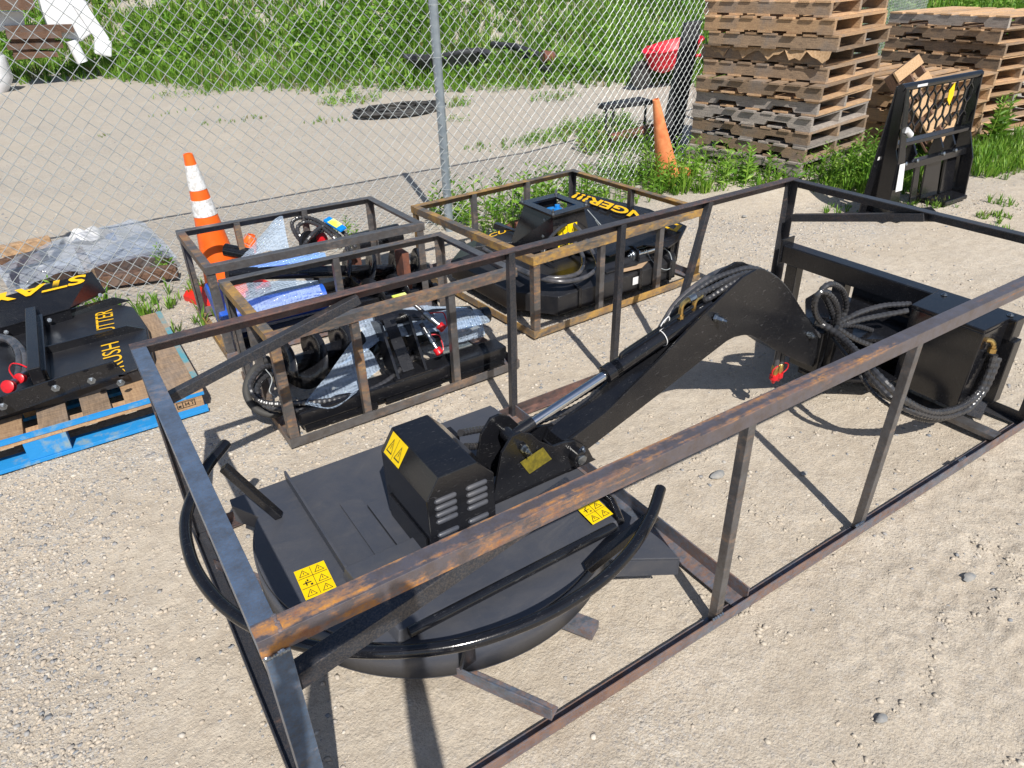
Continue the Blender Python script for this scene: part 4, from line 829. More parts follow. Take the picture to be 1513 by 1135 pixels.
def pallet(label, loc, rz, mats, L_=1.18, W_=1.02, H_=.125, seed=0, group=None, nb=7, tilt=None, notched=True):
    root = thing('wooden_pallet', label, 'pallet', (0, 0, 0), group)
    for n_, mb, m_ in pallet_parts(root, 0, 0, L_, W_, H_, mats, seed, notched, nb=nb): mb.build(n_, m_, root)
    root.location = loc; root.rotation_euler = (tilt[0] if tilt else 0, tilt[1] if tilt else 0, rz); return root
bp = thing('blue_pallet', 'weathered pallet with blue painted edges under the lettered black cutter at the left', 'pallet', (-.4, 2.5, 0))
px0, px1, py0, py1 = -1.0, .24, 2.085, 3.02
for i, x_ in enumerate(np.linspace(px0, px1-.14, 8)):
    MB().box(x_, x_+(.14 if i in (0, 7) else .105), py0+.012, py1-.01, .122, .14).build('deck_board', 'wood_weathered' if i % 3 else 'wood_tan', bp, bevel=.001)
MB().box(px0, px1, py0-.004, py0+.0105, .1215, .1405).build('painted_edge', 'blue_paint', bp)
mb = MB(); mb.box(px1-.022, px1+.002, py0+.012, py1-.01, .1405, .1425); mb.build('painted_edge', 'blue_faded', bp)
MB().box(px0, -.30, py0, py0+.09, .104, .1205).box(-.299, px1, py0, py0+.09, .104, .1205).build('stringer_board', 'wood_tan', bp)
for x_ in (px0, -.44, px1-.16):
    for k, y_ in enumerate((py0+.002, 2.47, py1-.10)):
        MB().box(x_, x_+.15, y_, y_+.1, .0195, .1035).build('block', ['blue_paint' if x_ < 0 else 'wood_tan', 'wood_tan', 'wood_tan'][k], bp, bevel=.002)
for y_ in (py0-.002, 2.47, py1-.1): MB().box(px0, px1, y_, y_+.1, .003, .019).build('bottom_board', 'blue_paint', bp, bevel=.001)
MB().box(px1-.16, px1, py0-.001, py0+.001, .088, .1035).box(px1-.16, px1, py0-.001, py0+.001, .0195, .038).build('paint_smear', 'blue_paint', bp)
stp = MB(); fx = lambda a, b: V((px1-.118+a*.075, py0-.0005, .052+b*.03))
for a, b, c_, d_ in ((0, 0, 1, .07), (0, .93, 1, 1), (0, 0, .04, 1), (.96, 0, 1, 1), (.3, 0, .34, 1), (.45, .2, .49, .8), (.62, .2, .66, .8), (.45, .45, .66, .55), (.74, .72, .92, .8), (.81, .2, .85, .75), (.08, .2, .22, .5)):
    stp.add([fx(a, b), fx(c_, b), fx(c_, d_), fx(a, d_)], [(0, 1, 2, 3)])
stp.build('heat_stamp', 'ink', bp)

K = thing('pallet_cutter', 'black brush cutter lettered STAY and BRUSH CUTTER on the blue edged pallet', 'brush cutter', (-.4, 2.5, .14))
# low deck on the pallet with a rounded front right
zd = .196
dp = [(-1.25, 2.27), (-.06, 2.27), (.03, 2.28), (.105, 2.40), (.135, 2.72), (.12, 3.02), (.04, 3.13), (-1.25, 3.13)]
MB().prism([V((a, b, zd-.008)) for a, b in dp], (0, 0, .008)).build('deck', 'black_textured', K, bevel=.002)
dm = [V((a, b, .143)) for a, b in dp]; dz = [V((a*1.0, b, zd-.009)) for a, b in dp]
sh = [V((p.x-.02 if p.x > -.2 else p.x, p.y+.02, zd-.009)) for p in dm]
MB().sheet([dm+[dm[0]], [p for p in dz]+[dz[0]]], smooth=False).build('skirt', 'black_textured', K, solid=-.006)
def rail(px_pts, z, h, name='frame_rail', mat='black_gloss', th=.008, dirn=(0, .008, 0)):
    P_ = [at(a, b, z=z) for a, b in px_pts]
    mb = MB()
    for p, q in zip(P_, P_[1:]):
        mb.hexa([p-V((0, 0, h)), q-V((0, 0, h)), q-V((0, 0, h))+V(dirn), p-V((0, 0, h))+V(dirn)], [p, q, q+V(dirn), p+V(dirn)])
    return mb.build(name, mat, K, bevel=.001), P_
rail([(-120, 622), (0, 587), (110, 551), (168, 534)], .275, .08)
q = at(168, 534, z=.275); r_ = at(196, 572, z=.20)
MB().prism([q-V((0, 0, .002)), V((r_.x, q.y, r_.z)), V((r_.x, q.y, .180)), V((q.x-.18, q.y, .262)), V((q.x-.18, q.y, q.z-.08))], (0, .008, 0)).build('side_gusset', 'black_gloss', K)
def ridge(a, b, zt_, name='rib'):
    p, q = at(*a, z=zt_), at(*b, z=zt_)
    MB().hexa([V((p.x, p.y, zd)), V((q.x, q.y, zd)), V((q.x, q.y+.008, zd)), V((p.x, p.y+.008, zd))], [V((p.x, p.y, zt_)), V((q.x-.07, q.y-.0, zt_)), V((q.x-.07, q.y+.008, zt_)), V((p.x, p.y+.008, zt_))]).build(name, 'black_gloss', K)
ridge((59, 515), (211, 476), .232); ridge((53, 471), (190, 435), .232); ridge((-80, 500), (-10, 484), .232)
MB().bar(at(50, 468, z=.25), at(56, 560, z=.25), .045, .10).build('cross_member', 'black_satin', K, bevel=.003)
MB().bar(at(62, 466, z=.23), at(68, 556, z=.23), .02, .06).build('cross_member', 'black_gloss', K, bevel=.002)
rail([(-130, 520), (0, 486), (103, 456)], .25, .055)
# the STAY plate slopes up to the rear
za, zb_ = .325, .256
e1, e2, e3, e4 = at(135.7, 401, z=za), at(103, 455, z=zb_), at(-130, 521, z=zb_), at(-130, 476, z=za)
MB().hexa([e1-V((0, 0, .008)), e2-V((0, 0, .008)), e3-V((0, 0, .008)), e4-V((0, 0, .008))], [e1, e2, e3, e4]).build('stay_plate', 'black_satin', K, bevel=.002)
e5 = at(156, 430, z=.22)
MB().add([e1, e2, e5, e1-V((0, -.006, .01)), e2-V((0, -.006, .01)), e5-V((0, -.006, .01))], [(0, 1, 2), (3, 5, 4), (0, 2, 5, 3), (1, 4, 5, 2), (0, 3, 4, 1)]).build('stay_plate_end', 'black_gloss', K)
def onp(px, py):
    n_ = (e2-e1).cross(e4-e1); d = V(_f+RR*(px-CX)/F-UU*(py-CY)/F); c0 = V(CAM); return c0+d*(n_.dot(e1-c0)/n_.dot(d))
text('STAY', onp(127.5, 405), onp(-18, 438.5), onp(125, 418.5), 'letter_yellow', K, bold=.03, lift=.003)
def ond(px, py): return at(px, py, z=zd+.001)
text('CUTTER', ond(172, 497), ond(166, 457), ond(144, 503), 'letter_yellow', K, bold=.0)
text('BRUSH', ond(186, 552), ond(175.5, 504.5), ond(157, 560), 'letter_yellow', K, bold=.0)
mb = MB()
for px, py, zz in ((4, 600, .25), (82, 573, .25), (135, 562, .25), (178, 565, .215)): bolt(mb, at(px, py, z=zz)+V((0, -.004, 0)), (0, -1, 0), .011, .008)
for px, py in ((9, 491), (73, 473), (148, 436)): bolt(mb, at(px, py, z=.235), (0, -1, .3), .007, .005)
mb.build('bolt', 'zinc', K)
for pts in ([(-10, 500, .25), (12, 503, .27), (26, 520, .27), (28, 545, .26), (24, 560, .25)], [(0, 497, .25), (20, 503, .27), (36, 522, .27), (38, 545, .26), (34, 558, .25)]):
    hose([at(a, b, z=c) for a, b, c in pts], .0145, K, wrap=False, mat='hose_smooth')
for (px, py, r__) in ((14, 571, .026), (31, 559, .021)):
    p = at(px, py, z=.262); cpl = MB().lathe(p+V((.02, .03, .0)), (-.5, -.75, .1), [(0, .015), (.03, .016)], 12).build('quick_coupler', 'zinc', K)
    MB().lathe(p, (-.4, -.7, .4), [(-.010, r__*.75), (-.008, r__*.92), (.006, r__*.95), (.008, r__), (.014, r__), (.016, r__*.85), (.0165, r__*.3)], 20).build('dust_cap', 'red_cap', cpl)
MB().tube(curve([at(24, 562, z=.27), at(14, 548, z=.29), at(17, 538, z=.29), at(28, 538, z=.29), at(40, 543, z=.28)], 6), .003, 6).build('cap_cord', 'red_cap', K)
MB().box(-1.1, .02, 2.31, 2.35, .1425, .16).build('skid', 'black_satin', K)

# ---------------------------------------------------------------- cones
def cone_at(root, bands, mats, base=.36, h=.71, rb=.13, rt=.028):
    b = MB(); s_ = base/2; c_ = .05; b.prism([(s_-c_, -s_, 0), (s_, -s_+c_, 0), (s_, s_-c_, 0), (s_-c_, s_, 0), (-s_+c_, s_, 0), (-s_, s_-c_, 0), (-s_, -s_+c_, 0), (-s_+c_, -s_, 0)], (0, 0, .03)); b.build('cone_base', mats[0], None).parent = root
    R_ = lambda z: rb+(rt-rb)*(z-.03)/(h-.03)
    body = MB().lathe((0, 0, .03), (0, 0, 1), [(0, rb+.012), (.012, rb+.004)]+[(z-.03, R_(z)) for z in np.linspace(.05, h, 14)]+[(h-.028, rt-.007), (h-.16, rt-.004)], 30).build('cone_body', mats[1], None); body.parent = root
    for z0, z1, m_ in bands:
        MB().lathe((0, 0, z0), (0, 0, 1), [(0, R_(z0)+.0005), (.001, R_(z0)+.0022), (z1-z0-.001, R_(z1)+.0022), (z1-z0, R_(z1)+.0005)], 30).build('reflective_band', m_, None).parent = root
cA = thing('traffic_cone', 'bright orange traffic cone with two scuffed white bands behind the rear short crate', 'traffic cone', (0, 0, 0), 'traffic cones by the fence')
cone_at(cA, [(.489, .580, 'cone_band'), (.634, .768, 'cone_band')], ('cone_red', 'cone_orange'), base=.40, h=.825, rb=.118, rt=.024); cA.location = (.66, 3.40, 0); cA.rotation_euler = (math.radians(0), math.radians(-2.5), .35)
cB = thing('traffic_cone', 'faded peach traffic cone with scraped paint leaning on the fence by the pallet stack', 'traffic cone', (0, 0, 0), 'traffic cones by the fence')
cone_at(cB, [], ('cone_faded', 'cone_faded'), rb=.10, rt=.026, base=.33); q = at(982, 268, z=0); cB.location = (q.x, q.y-.04, .02); cB.rotation_euler = (math.radians(-8), math.radians(-16), .5)
o_ = thing('plastic_cup', 'small orange plastic guard standing on gravel behind the rear short crate', 'plastic guard', at(368, 372, z=0)); MB().lathe(o_.location, (.3, 0, 1), [(0, .05), (.09, .045), (.12, .03), (.121, .022), (.09, .03)], 12).build('shell', 'cone_orange', o_)

# ---------------------------------------------------------------- pallet stacks
def stack(n, x, y, rz, L_, W_, H_, seed, where, grp, z0=0, jit=.02, mats=None, offs=None, plain_from=99):
    r_ = random.Random(seed); words = ['lowest', 'second lowest', 'third from the ground', 'fourth from the ground', 'fifth from the ground', 'sixth from the ground', 'seventh from the ground', 'eighth from the ground', 'ninth from the ground', 'tenth from the ground', 'eleventh from the ground']
    for i in range(n):
        m_ = (mats[i] if mats and i < len(mats) else r_.choice([('wood_weathered', 'wood_weathered', 'wood_tan'), ('wood_grey', 'wood_tan', 'wood_weathered'), ('wood_tan', 'wood_tan', 'wood_tan'), ('wood_weathered', 'wood_grey', 'wood_grey')]))
        dx, dy = (offs[i] if offs else (0, 0)); wd = words[i] if i < n-1 else 'topmost'
        lb = f'{ {"wood_weathered": "brown weathered", "wood_grey": "greyed", "wood_tan": "tan"}[m_[0]] } wooden pallet, {wd} of the {where}'
        pallet(lb, (x+dx+r_.uniform(-jit, jit), y+dy+r_.uniform(-jit, jit), z0+i*H_), rz+r_.uniform(-.045, .045), m_, L_, W_, H_-.001, seed*31+i, grp, notched=(i < plain_from))
cA0, cB0 = at(1188, 262, z=0), at(1027, 233, z=0)
KS = .94; cA0, cB0 = V(CAM)+(cA0-V(CAM))*KS, V(CAM)+(cB0-V(CAM))*KS; zS = cA0.z
d = (cB0-cA0); d.z = 0; ang = math.atan2(d.y, d.x)-math.pi/2; dn = d.normalized(); ex = V((dn.y, -dn.x, 0)); Ls = 1.18*KS; Ws = 1.05*KS
cen = cA0+dn*Ls/2+ex*Ws/2
G, T_, W2 = 'wood_grey', 'wood_tan', 'wood_weathered'
stack(11, cen.x, cen.y, ang, Ls, Ws, .122*KS, 3, 'tall stack beside the fence', 'pallets in the tall stack', mats=[(G, G, G), (W2, G, W2), (W2, W2, G), (G, G, G), (G, T_, T_), (W2, W2, T_), (W2, W2, T_), (W2, T_, T_), (W2, T_, W2), (T_, T_, T_), (W2, T_, T_)],
      offs=[(-.04, 0), (0, 0), (.02, 0), (.01, .01), (.02, .02), (.0, 0), (.12, .05), (.14, .1), (.10, .02), (.08, .05), (.12, .1)], jit=.012, z0=zS, plain_from=6)
pc = at(1290, 235, z=0)
stack(5, 7.27, 3.28, ang-.12, 1.15, 1.05, .130, 5, 'low stack behind the black fork frame', 'pallets in the low stack', mats=[(T_, T_, T_)]*5)
stack(9, 8.72, 3.50, -.07, 1.28, 1.1, .1225, 7, 'wide stack at the right edge', 'pallets in the wide stack', mats=[(W2, T_, T_), (T_, T_, W2), (G, T_, T_), (W2, T_, T_), (T_, T_, T_), (W2, T_, T_), (W2, W2, T_), (W2, T_, T_)])
# cloth between two pallets of the tall stack, one leaning tan frame
cs = [cen+dn*(-Ls/2-.03)+ex*(-Ws/2+.02), cen+dn*(Ls/2)+ex*(-Ws/2+.08)]
g_ = []
for j in range(5):
    row = []
    for i in range(25):
        t = i/24; p = cs[0].lerp(cs[1], t)+V((.13, .06, 0))+ex*(-.05+.0*j)
        row.append(V((p.x+(.25 if j == 0 else -.02*j*.3), p.y, zS+8*.122*KS+.004-(0, 0, .02, .035, .05)[j]*(1+.6*math.sin(i*1.3)+.4*math.sin(i*2.9)))))
    g_.append(row)
clo = MB().sheet(g_).build('packing_paper', 'cardboard', None); clo.data.materials[0] = MATS['tan_fibre']; tag(clo, 'torn pale packing paper hanging out between pallets of the tall stack', 'packing paper')
pallet('rotten reddish pallet leaning on the tall stack behind the black fork frame', (6.72, 2.75, .38), ang+.1, ('wood_rotten', 'tan_fibre', 'wood_rotten'), .95, .62, .10, 77, None, nb=6, tilt=(math.radians(52), math.radians(-8)))

# ---------------------------------------------------------------- pallet fork frame
FK = thing('fork_carriage', 'black skid steer pallet fork frame with a hexagon mesh guard standing before the pallets', 'fork frame', (5.4, 1.95, 0))
fx0, fx1, fy = 4.90, 5.86, 1.93
for x_ in (fx0, fx1):
    MB().prism([(x_, fy-.12, .02), (x_, fy+.09, .02), (x_, fy+.09, .42), (x_, fy+.06, .88), (x_, fy+.0, .88), (x_, fy-.03, .48), (x_, fy-.10, .30)], (.014, 0, 0)).build('side_plate', 'black_gloss', FK, bevel=.002)
    MB().hexa([(x_-.09, fy+.08, .02), (x_+.12, fy+.08, .02), (x_+.12, fy+.09, .02), (x_-.09, fy+.09, .02)], [(x_+.0, fy+.06, .88), (x_+.05, fy+.06, .88), (x_+.05, fy+.07, .88), (x_+.0, fy+.07, .88)]).build('side_flange', 'black_gloss', FK)
MB().tube([(fx0-.01, fy+.03, .875), (fx1+.03, fy+.03, .875)], .026, 12).build('top_bar', 'black_gloss', FK)
MB().bar((fx0+.015, fy+.02, .50), (fx1, fy+.02, .50), .08, .025).build('mid_bar', 'black_satin', FK, bevel=.002)
MB().bar((fx0+.015, fy-.01, .34), (fx1, fy-.01, .34), .06, .05).build('cross_bar', 'black_satin', FK, bevel=.003)
hm = MB(); hr = .062; nx_ = 9; dx_ = (fx1-fx0-.1)/nx_
for i in range(nx_+1):
    for j in range(4):
        cx2 = fx0+.06+i*dx_; cz2 = .545+j*.094; off = (j % 2)*dx_/2
        if cx2+off > fx1-.03: continue
        hm.bar((cx2+off, fy+.02, cz2), (cx2+off, fy+.02, cz2+.052), .012, .012, up=(0, 1, 0))
        if j < 3:
            hm.bar((cx2+off, fy+.02, cz2+.052), (cx2+off+dx_/2, fy+.02, cz2+.094), .008, .012, up=(0, 1, 0)) if cx2+off+dx_/2 < fx1 else None
            hm.bar((cx2+off, fy+.02, cz2+.052), (cx2+off-dx_/2, fy+.02, cz2+.094), .008, .012, up=(0, 1, 0)) if cx2+off-dx_/2 > fx0 else None
hm.build('mesh_guard', 'black_satin', FK)
for x_, w_ in ((fx0+.03, .17), (fx0+.36, .08), (fx0+.50, .22), (fx0+.76, .17)):
    MB().hexa([(x_, fy-.03, .05), (x_+w_, fy-.03, .05), (x_+w_, fy-.015, .05), (x_, fy-.015, .05)], [(x_+.01, fy+.0, .32), (x_+w_-.01, fy+.0, .32), (x_+w_-.01, fy+.015, .32), (x_+.01, fy+.015, .32)]).build('back_plate', 'black_gloss', FK, bevel=.002)
for x_ in (fx0+.10, fx0+.24, fx0+.58, fx0+.74):
    MB().prism([(x_, fy-.02, .36), (x_, fy+.05, .36), (x_, fy+.03, .48), (x_, fy-.01, .49), (x_, fy-.05, .42)], (.02, 0, 0)).build('hook', 'black_gloss', FK, bevel=.002)
    MB().lathe((x_+.01, fy-.05, .375), (0, -1, .2), [(0, .014), (.02, .014), (.024, .008)], 10).build('pin', 'zinc', FK)
for x_ in (fx0+.02, fx1-.36):
    MB().prism([(x_, fy-.17, .012), (x_+.30, fy-.17, .012), (x_+.33, fy-.05, .012), (x_+.33, fy+.10, .012), (x_, fy+.10, .012)], (0, 0, .03)).build('foot_plate', 'black_satin', FK, bevel=.003)
MB().add([(fx0-.032, fy+.078, .27), (fx0+.07, fy+.078, .27), (fx0+.062, fy+.070, .42), (fx0-.022, fy+.070, .42)], [(0, 1, 2, 3)]).build('side_label', 'label_white', FK)
# the label faces the camera on the left plate's outer edge
lb = MB().hexa([(fx0-.045, fy-.122, .22), (fx0+.03, fy-.124, .22), (fx0+.03, fy-.126, .22), (fx0-.045, fy-.126, .22)], [(fx0-.03, fy-.10, .40), (fx0+.03, fy-.10, .40), (fx0+.03, fy-.102, .40), (fx0-.03, fy-.102, .40)]).build('warning_label', 'label_white', FK)
MB().hexa([(fx0-.07, fy-.12, .02), (fx0+.06, fy-.12, .02), (fx0+.06, fy-.11, .02), (fx0-.07, fy-.11, .02)], [(fx0-.04, fy-.09, .42), (fx0+.04, fy-.09, .42), (fx0+.04, fy-.08, .42), (fx0-.04, fy-.08, .42)]).build('side_flange', 'black_gloss', FK)
MB().hexa([(fx0-.04, fy-.09, .42), (fx0+.04, fy-.09, .42), (fx0+.04, fy-.08, .42), (fx0-.04, fy-.08, .42)], [(fx0+.0, fy-.01, .87), (fx0+.03, fy-.01, .87), (fx0+.03, fy-.0, .87), (fx0+.0, fy-.0, .87)]).build('side_flange', 'black_gloss', FK)
yt = at(1407, 140, y=fy-.02); MB().prism([yt+V((-.05, 0, .03)), yt+V((0, 0, .08)), yt+V((.02, 0, .0)), yt+V((0, 0, -.07)), yt+V((-.045, 0, -.03))], (0, .004, 0)).build('yellow_tag', 'sticker_yellow', FK)
wp = at(1342, 196, y=fy-.06); MB().tube([wp+V((-.03, 0, .02)), wp+V((.035, 0, -.02))], .022, 10).build('document_tube', 'label_white', FK)
MB().box(fx0+.14, fx0+.26, fy+.003, fy+.004, .868, .884).build('top_label', 'label_white', FK)
FT = thing('fork_tine', 'black fork tine lying flat in the weeds before the fork frame', 'fork tine', (4.95, 1.80, 0)); p0_ = at(1175, 293, z=.02); p1_ = at(1345, 328, z=.02)
MB().hexa([V((4.55, 2.22, .005)), V((4.62, 2.10, .005)), V((5.15, 1.62, .005)), V((5.27, 1.74, .005))], [V((4.57, 2.20, .02)), V((4.63, 2.12, .02)), V((5.15, 1.62, .055)), V((5.27, 1.74, .055))]).build('blade', 'black_satin', FT, bevel=.004)

# ---------------------------------------------------------------- chain link fence
FN = thing('chain_link_fence', 'galvanized chain link fence with a round steel post crossing behind all the crates', 'fence', (2.3, 3.58, 0))
FP = [(-5.2, 3.60), (3.7, 3.60), (4.95, 3.87), (6.2, 4.10), (7.6, 4.45), (12.5, 6.2)]
FPl = [0]
for a, b in zip(FP, FP[1:]): FPl.append(FPl[-1]+math.hypot(b[0]-a[0], b[1]-a[1]))
def fpt(s_, off=0):
    for i in range(len(FP)-1):
        if s_ <= FPl[i+1] or i == len(FP)-2:
            t = (s_-FPl[i])/(FPl[i+1]-FPl[i]); a, b = FP[i], FP[i+1]; n_ = V((-(b[1]-a[1]), b[0]-a[0], 0)).normalized(); return V((a[0]+(b[0]-a[0])*t, a[1]+(b[1]-a[1])*t, 0))+n_*off
hw, hh, wr, HT = .0195, .039, .0021, 1.86
mb = MB(); cnt = int(FPl[-1]/(2*hw)); rows = int((HT-.02)/hh)
vs = []; fs = []
for c_ in range(cnt):
    s0 = c_*2*hw; prev = None
    for r_ in range(rows+1):
        left = ((r_+c_) % 2 == 0); s_ = s0+(0 if left else 2*hw)*1.0; z = .03+r_*hh
        # each wire zigzags between neighbouring columns
        ctr = fpt(min(FPl[-1], s0+(hw*1.0)+(-hw*1.03 if left else hw*1.03)), .003*(1 if left else -1))
        sag = .012*math.sin(s0*2.1+z*3)
        ctr = ctr+V((0, sag, z)); tdir = fpt(min(FPl[-1], s0+.02))-fpt(max(0, s0-.02)); tdir.normalize(); nrm = V((-tdir.y, tdir.x, 0))
        q = [ctr+tdir*a*wr+nrm*k*wr for a, k in ((-1.3, 0), (0, -1), (1.3, 0), (0, 1))]
        o = len(vs); vs += [tuple(p) for p in q]
        if prev is not None: fs += [(prev+i, prev+(i+1) % 4, o+(i+1) % 4, o+i) for i in range(4)]
        prev = o
mb.v = vs; mb.f = fs; mb.sm = [False]*len(fs); mb.build('wire_mesh', 'wire', FN)
def fpost(x, y, r_=.03, h=1.92):
    p = MB().lathe((x, y, -.02), (0, 0, 1), [(0, r_), (h, r_), (h+.01, r_*1.1), (h+.04, r_*.8), (h+.05, .003)], 18).build('post', 'galvanized', FN)
    k = MB()
    for z in (.3, .55, .85, 1.15, 1.45, 1.72): k.lathe((x, y+.002, z), (0, 0, 1), [(0, r_+.0025), (.004, r_+.0025)], 18); k.tube([(x-.04, y-.02, z+.002), (x+.04, y-.02, z+.004)], .0018, 5)
    k.build('tie_wire', 'wire', p)
pp_ = at(668, 338, z=0); fpost(2.30, 3.615, .030); fpost(-.50, 3.635, .03); fpost(6.35, 4.17, .03); fpost(-3.3, 3.635); fpost(9.4, 5.13, .03)
MB().tube([fpt(s_)+V((0, 0.03, HT+.02)) for s_ in np.linspace(0, FPl[-1], 60)], .016, 8).build('top_rail', 'galvanized', FN)

# ---------------------------------------------------------------- yard clutter beyond the fence
def rocks(): pass
hc = thing('hose_coil', 'flat coil of black hose on the gravel beyond the fence, left of the steel post', 'hose coil', at(590, 166, z=0))
p = hc.location; pts = []; r_ = random.Random(4)
for i in range(150):
    a = i*.55; rr = .16+.30*abs(math.sin(i*.071))+.04*r_.random(); pts.append(p+V((math.cos(a)*rr*1.35, math.sin(a)*rr*.8, .02+.09*r_.random()*(1-rr))))
MB().tube(curve(pts, 2), .016, 6).build('hose', 'tire_rubber', hc)
tb_ = thing('broken_tub', 'dark broken plastic tub lying in the green weeds behind the steel fence post', 'tub', at(665, 120, z=0)); p = tb_.location+V((0, 0, -.02))
g_ = [[p+V((math.cos(a)*r1*1.25, math.sin(a)*r1*.7, z+.03*math.sin(a*3))) for a in np.linspace(0, 2*math.pi, 25)] for r1, z in ((.35, .05), (.5, .30), (.62, .42), (.64, .44), (.52, .40))]
MB().sheet(g_).build('shell', 'dark_debris', tb_, solid=.02); MB().bar(p+V((-.62, 0, .43)), p+V((.6, .15, .40)), .12, .06).build('rim', 'dark_debris', tb_)
pt = thing('drive_shaft', 'dark pipes with a rusty end lying across the weeds beyond the fence', 'pipe', at(775, 84, z=.15)); p = pt.location
a, b = at(728, 66, z=.42), at(802, 84, z=.36)
MB().tube([a, a.lerp(b, .5)+V((0, 0, .05)), b], .06, 12).build('pipe', 'dark_debris', pt); MB().tube([a.lerp(b, .5)+V((0, -.2, -.1)), b+V((0, -.2, -.2))], .06, 12).build('pipe', 'dark_debris', pt)
MB().lathe(b, (1, -.2, -.1), [(0, .10), (.2, .09)], 14).build('flange', 'rusty_iron', pt)
# red wheelbarrow tray
rb_ = thing('wheelbarrow', 'tipped red wheelbarrow in the weeds beyond the fence by the tall pallets', 'wheelbarrow', at(995, 100, z=.0)); KB = .8
c0 = at(994, 74, z=.5)
g_ = []
for r1, z in ((.14, -.17), (.28, -.1), (.36, .11), (.375, .12)):
    g_.append([c0+V((math.cos(a)*r1*1.45, math.sin(a)*r1*.9, z-.05+.08*math.cos(a))) for a in np.linspace(0, 2*math.pi, 29)])
MB().sheet(g_).add([q for q in g_[0]], [tuple(range(29))]).build('tray', 'red_plastic', rb_, solid=.012)
MB().tube([c0+V((-.7, -.2, .1)), c0+V((.0, -.1, -.1)), c0+V((.9, .2, -.15)), c0+V((1.3, .3, .1))], .025, 8).build('handle', 'red_plastic', rb_); MB().tube([c0+V((-.5, .3, -.3)), c0+V((.2, .3, -.15)), c0+V((1.2, .6, .1))], .025, 8).build('handle', 'tire_rubber', rb_)
MB().lathe(c0+V((-.50, .1, -.30)), (0, 1, 0), [(-.05, .14), (-.03, .19), (.03, .19), (.05, .14)], 20).build('wheel', 'tire_rubber', rb_)
# dark sheet standing on edge against the fence
ds = thing('mudguard', 'tall dark rubber sheet standing against the fence left of the tall pallets', 'rubber sheet', (4.9, 4.3, 0))
b0, b1, t0, t1 = at(975, 225, y=4.30), at(1003, 232, y=4.26), at(1014, 34, y=4.30), at(1038, 30, y=4.26)
for q in (b0, b1): q.z = max(q.z, .02)
MB().hexa([b0, b1, b1+V((.02, .06, 0)), b0+V((.02, .06, 0))], [t0, t1, t1+V((.02, .06, 0)), t0+V((.02, .06, 0))]).build('sheet', 'dark_debris', ds, bevel=.01)
# low black bench with legs, behind the leaning cone
bn = thing('machine_guard', 'low black steel bench on thin legs beyond the fence behind the peach cone', 'bench', at(930, 190, z=0)); p0b, p1b = at(892, 163, z=.33), at(965, 155, z=.33)
dv = (p1b-p0b); nv = V((-dv.y, dv.x, 0)).normalized()*.28
MB().hexa([p0b, p1b, p1b+nv, p0b+nv*.5], [q+V((0, 0, .05)) for q in (p0b, p1b, p1b+nv, p0b+nv*.5)]).build('top', 'dark_debris', bn, bevel=.01)
for q in (p0b.lerp(p1b, .08)+nv*.1, p0b.lerp(p1b, .25)+nv*.2, p1b+nv*.5): MB().tube([q, V((q.x, q.y, 0))], .014, 8).build('leg', 'dark_debris', bn)
MB().tube([at(900, 205, z=.1), at(968, 190, z=.14)], .05, 10).build('roller', 'rusty_iron', bn)
# plastic film and planks low down behind the fence
wp_ = thing('burnt_timber', 'burnt timber frame half under clear plastic just beyond the fence at the left', 'timber frame', (.1, 4.2, 0))
for a, b, w_, m_ in (((0, 372), (75, 356), .07, 'wood_tan'), ((0, 392), (70, 376), .05, 'wood_rotten'), ((130, 402), (250, 378), .10, 'wood_rotten'), ((150, 415), (262, 400), .08, 'wood_rotten'), ((20, 408), (110, 402), .08, 'wood_rotten'), ((118, 372), (135, 405), .05, 'wood_tan')):
    MB().bar(at(*a, z=.05)+V((0, 0, .0)), at(*b, z=.05), w_, .07).build('plank', m_, wp_, bevel=.004)
pl1 = drape('plastic_film', 'plastic_sheet', None, [[at(-5, 395, z=.14), at(60, 362, z=.16), at(130, 340, z=.18), at(180, 328, z=.14), at(210, 326, z=.10)], [at(5, 415, z=.14), at(70, 385, z=.18), at(130, 368, z=.20), at(190, 358, z=.15), at(245, 360, z=.10)], [at(20, 440, z=.06), at(60, 412, z=.12), at(130, 398, z=.13), at(200, 382, z=.12), at(262, 380, z=.08)]], 26, .03, 30)
tag(pl1, 'crumpled clear plastic film over timber beyond the fence at the left', 'plastic film')
pl2 = drape('plastic_bag', 'plastic_sheet', None, [[at(88, 358, z=.2), at(120, 340, z=.28), at(165, 334, z=.2)], [at(90, 366, z=.12), at(125, 356, z=.24), at(172, 350, z=.12)]], 18, .06, 33); pl2.data.materials[0] = MATS['label_white']
tag(pl2, 'white plastic bag bunched on the clear film beyond the fence', 'plastic bag')
for i, (a, b, w_) in enumerate((((770, 345), (700, 360), .10), ((745, 338), (795, 322), .07))):
    tag(MB().bar(at(*a, z=.03), at(*b, z=.03), w_, .05).build('rusty_scrap', 'rusty_iron', None, bevel=.004), ['rusty iron strip lying under the far side of the ochre crate', 'rusty iron channel lying by the weeds behind the ochre crate'][i], 'scrap iron')
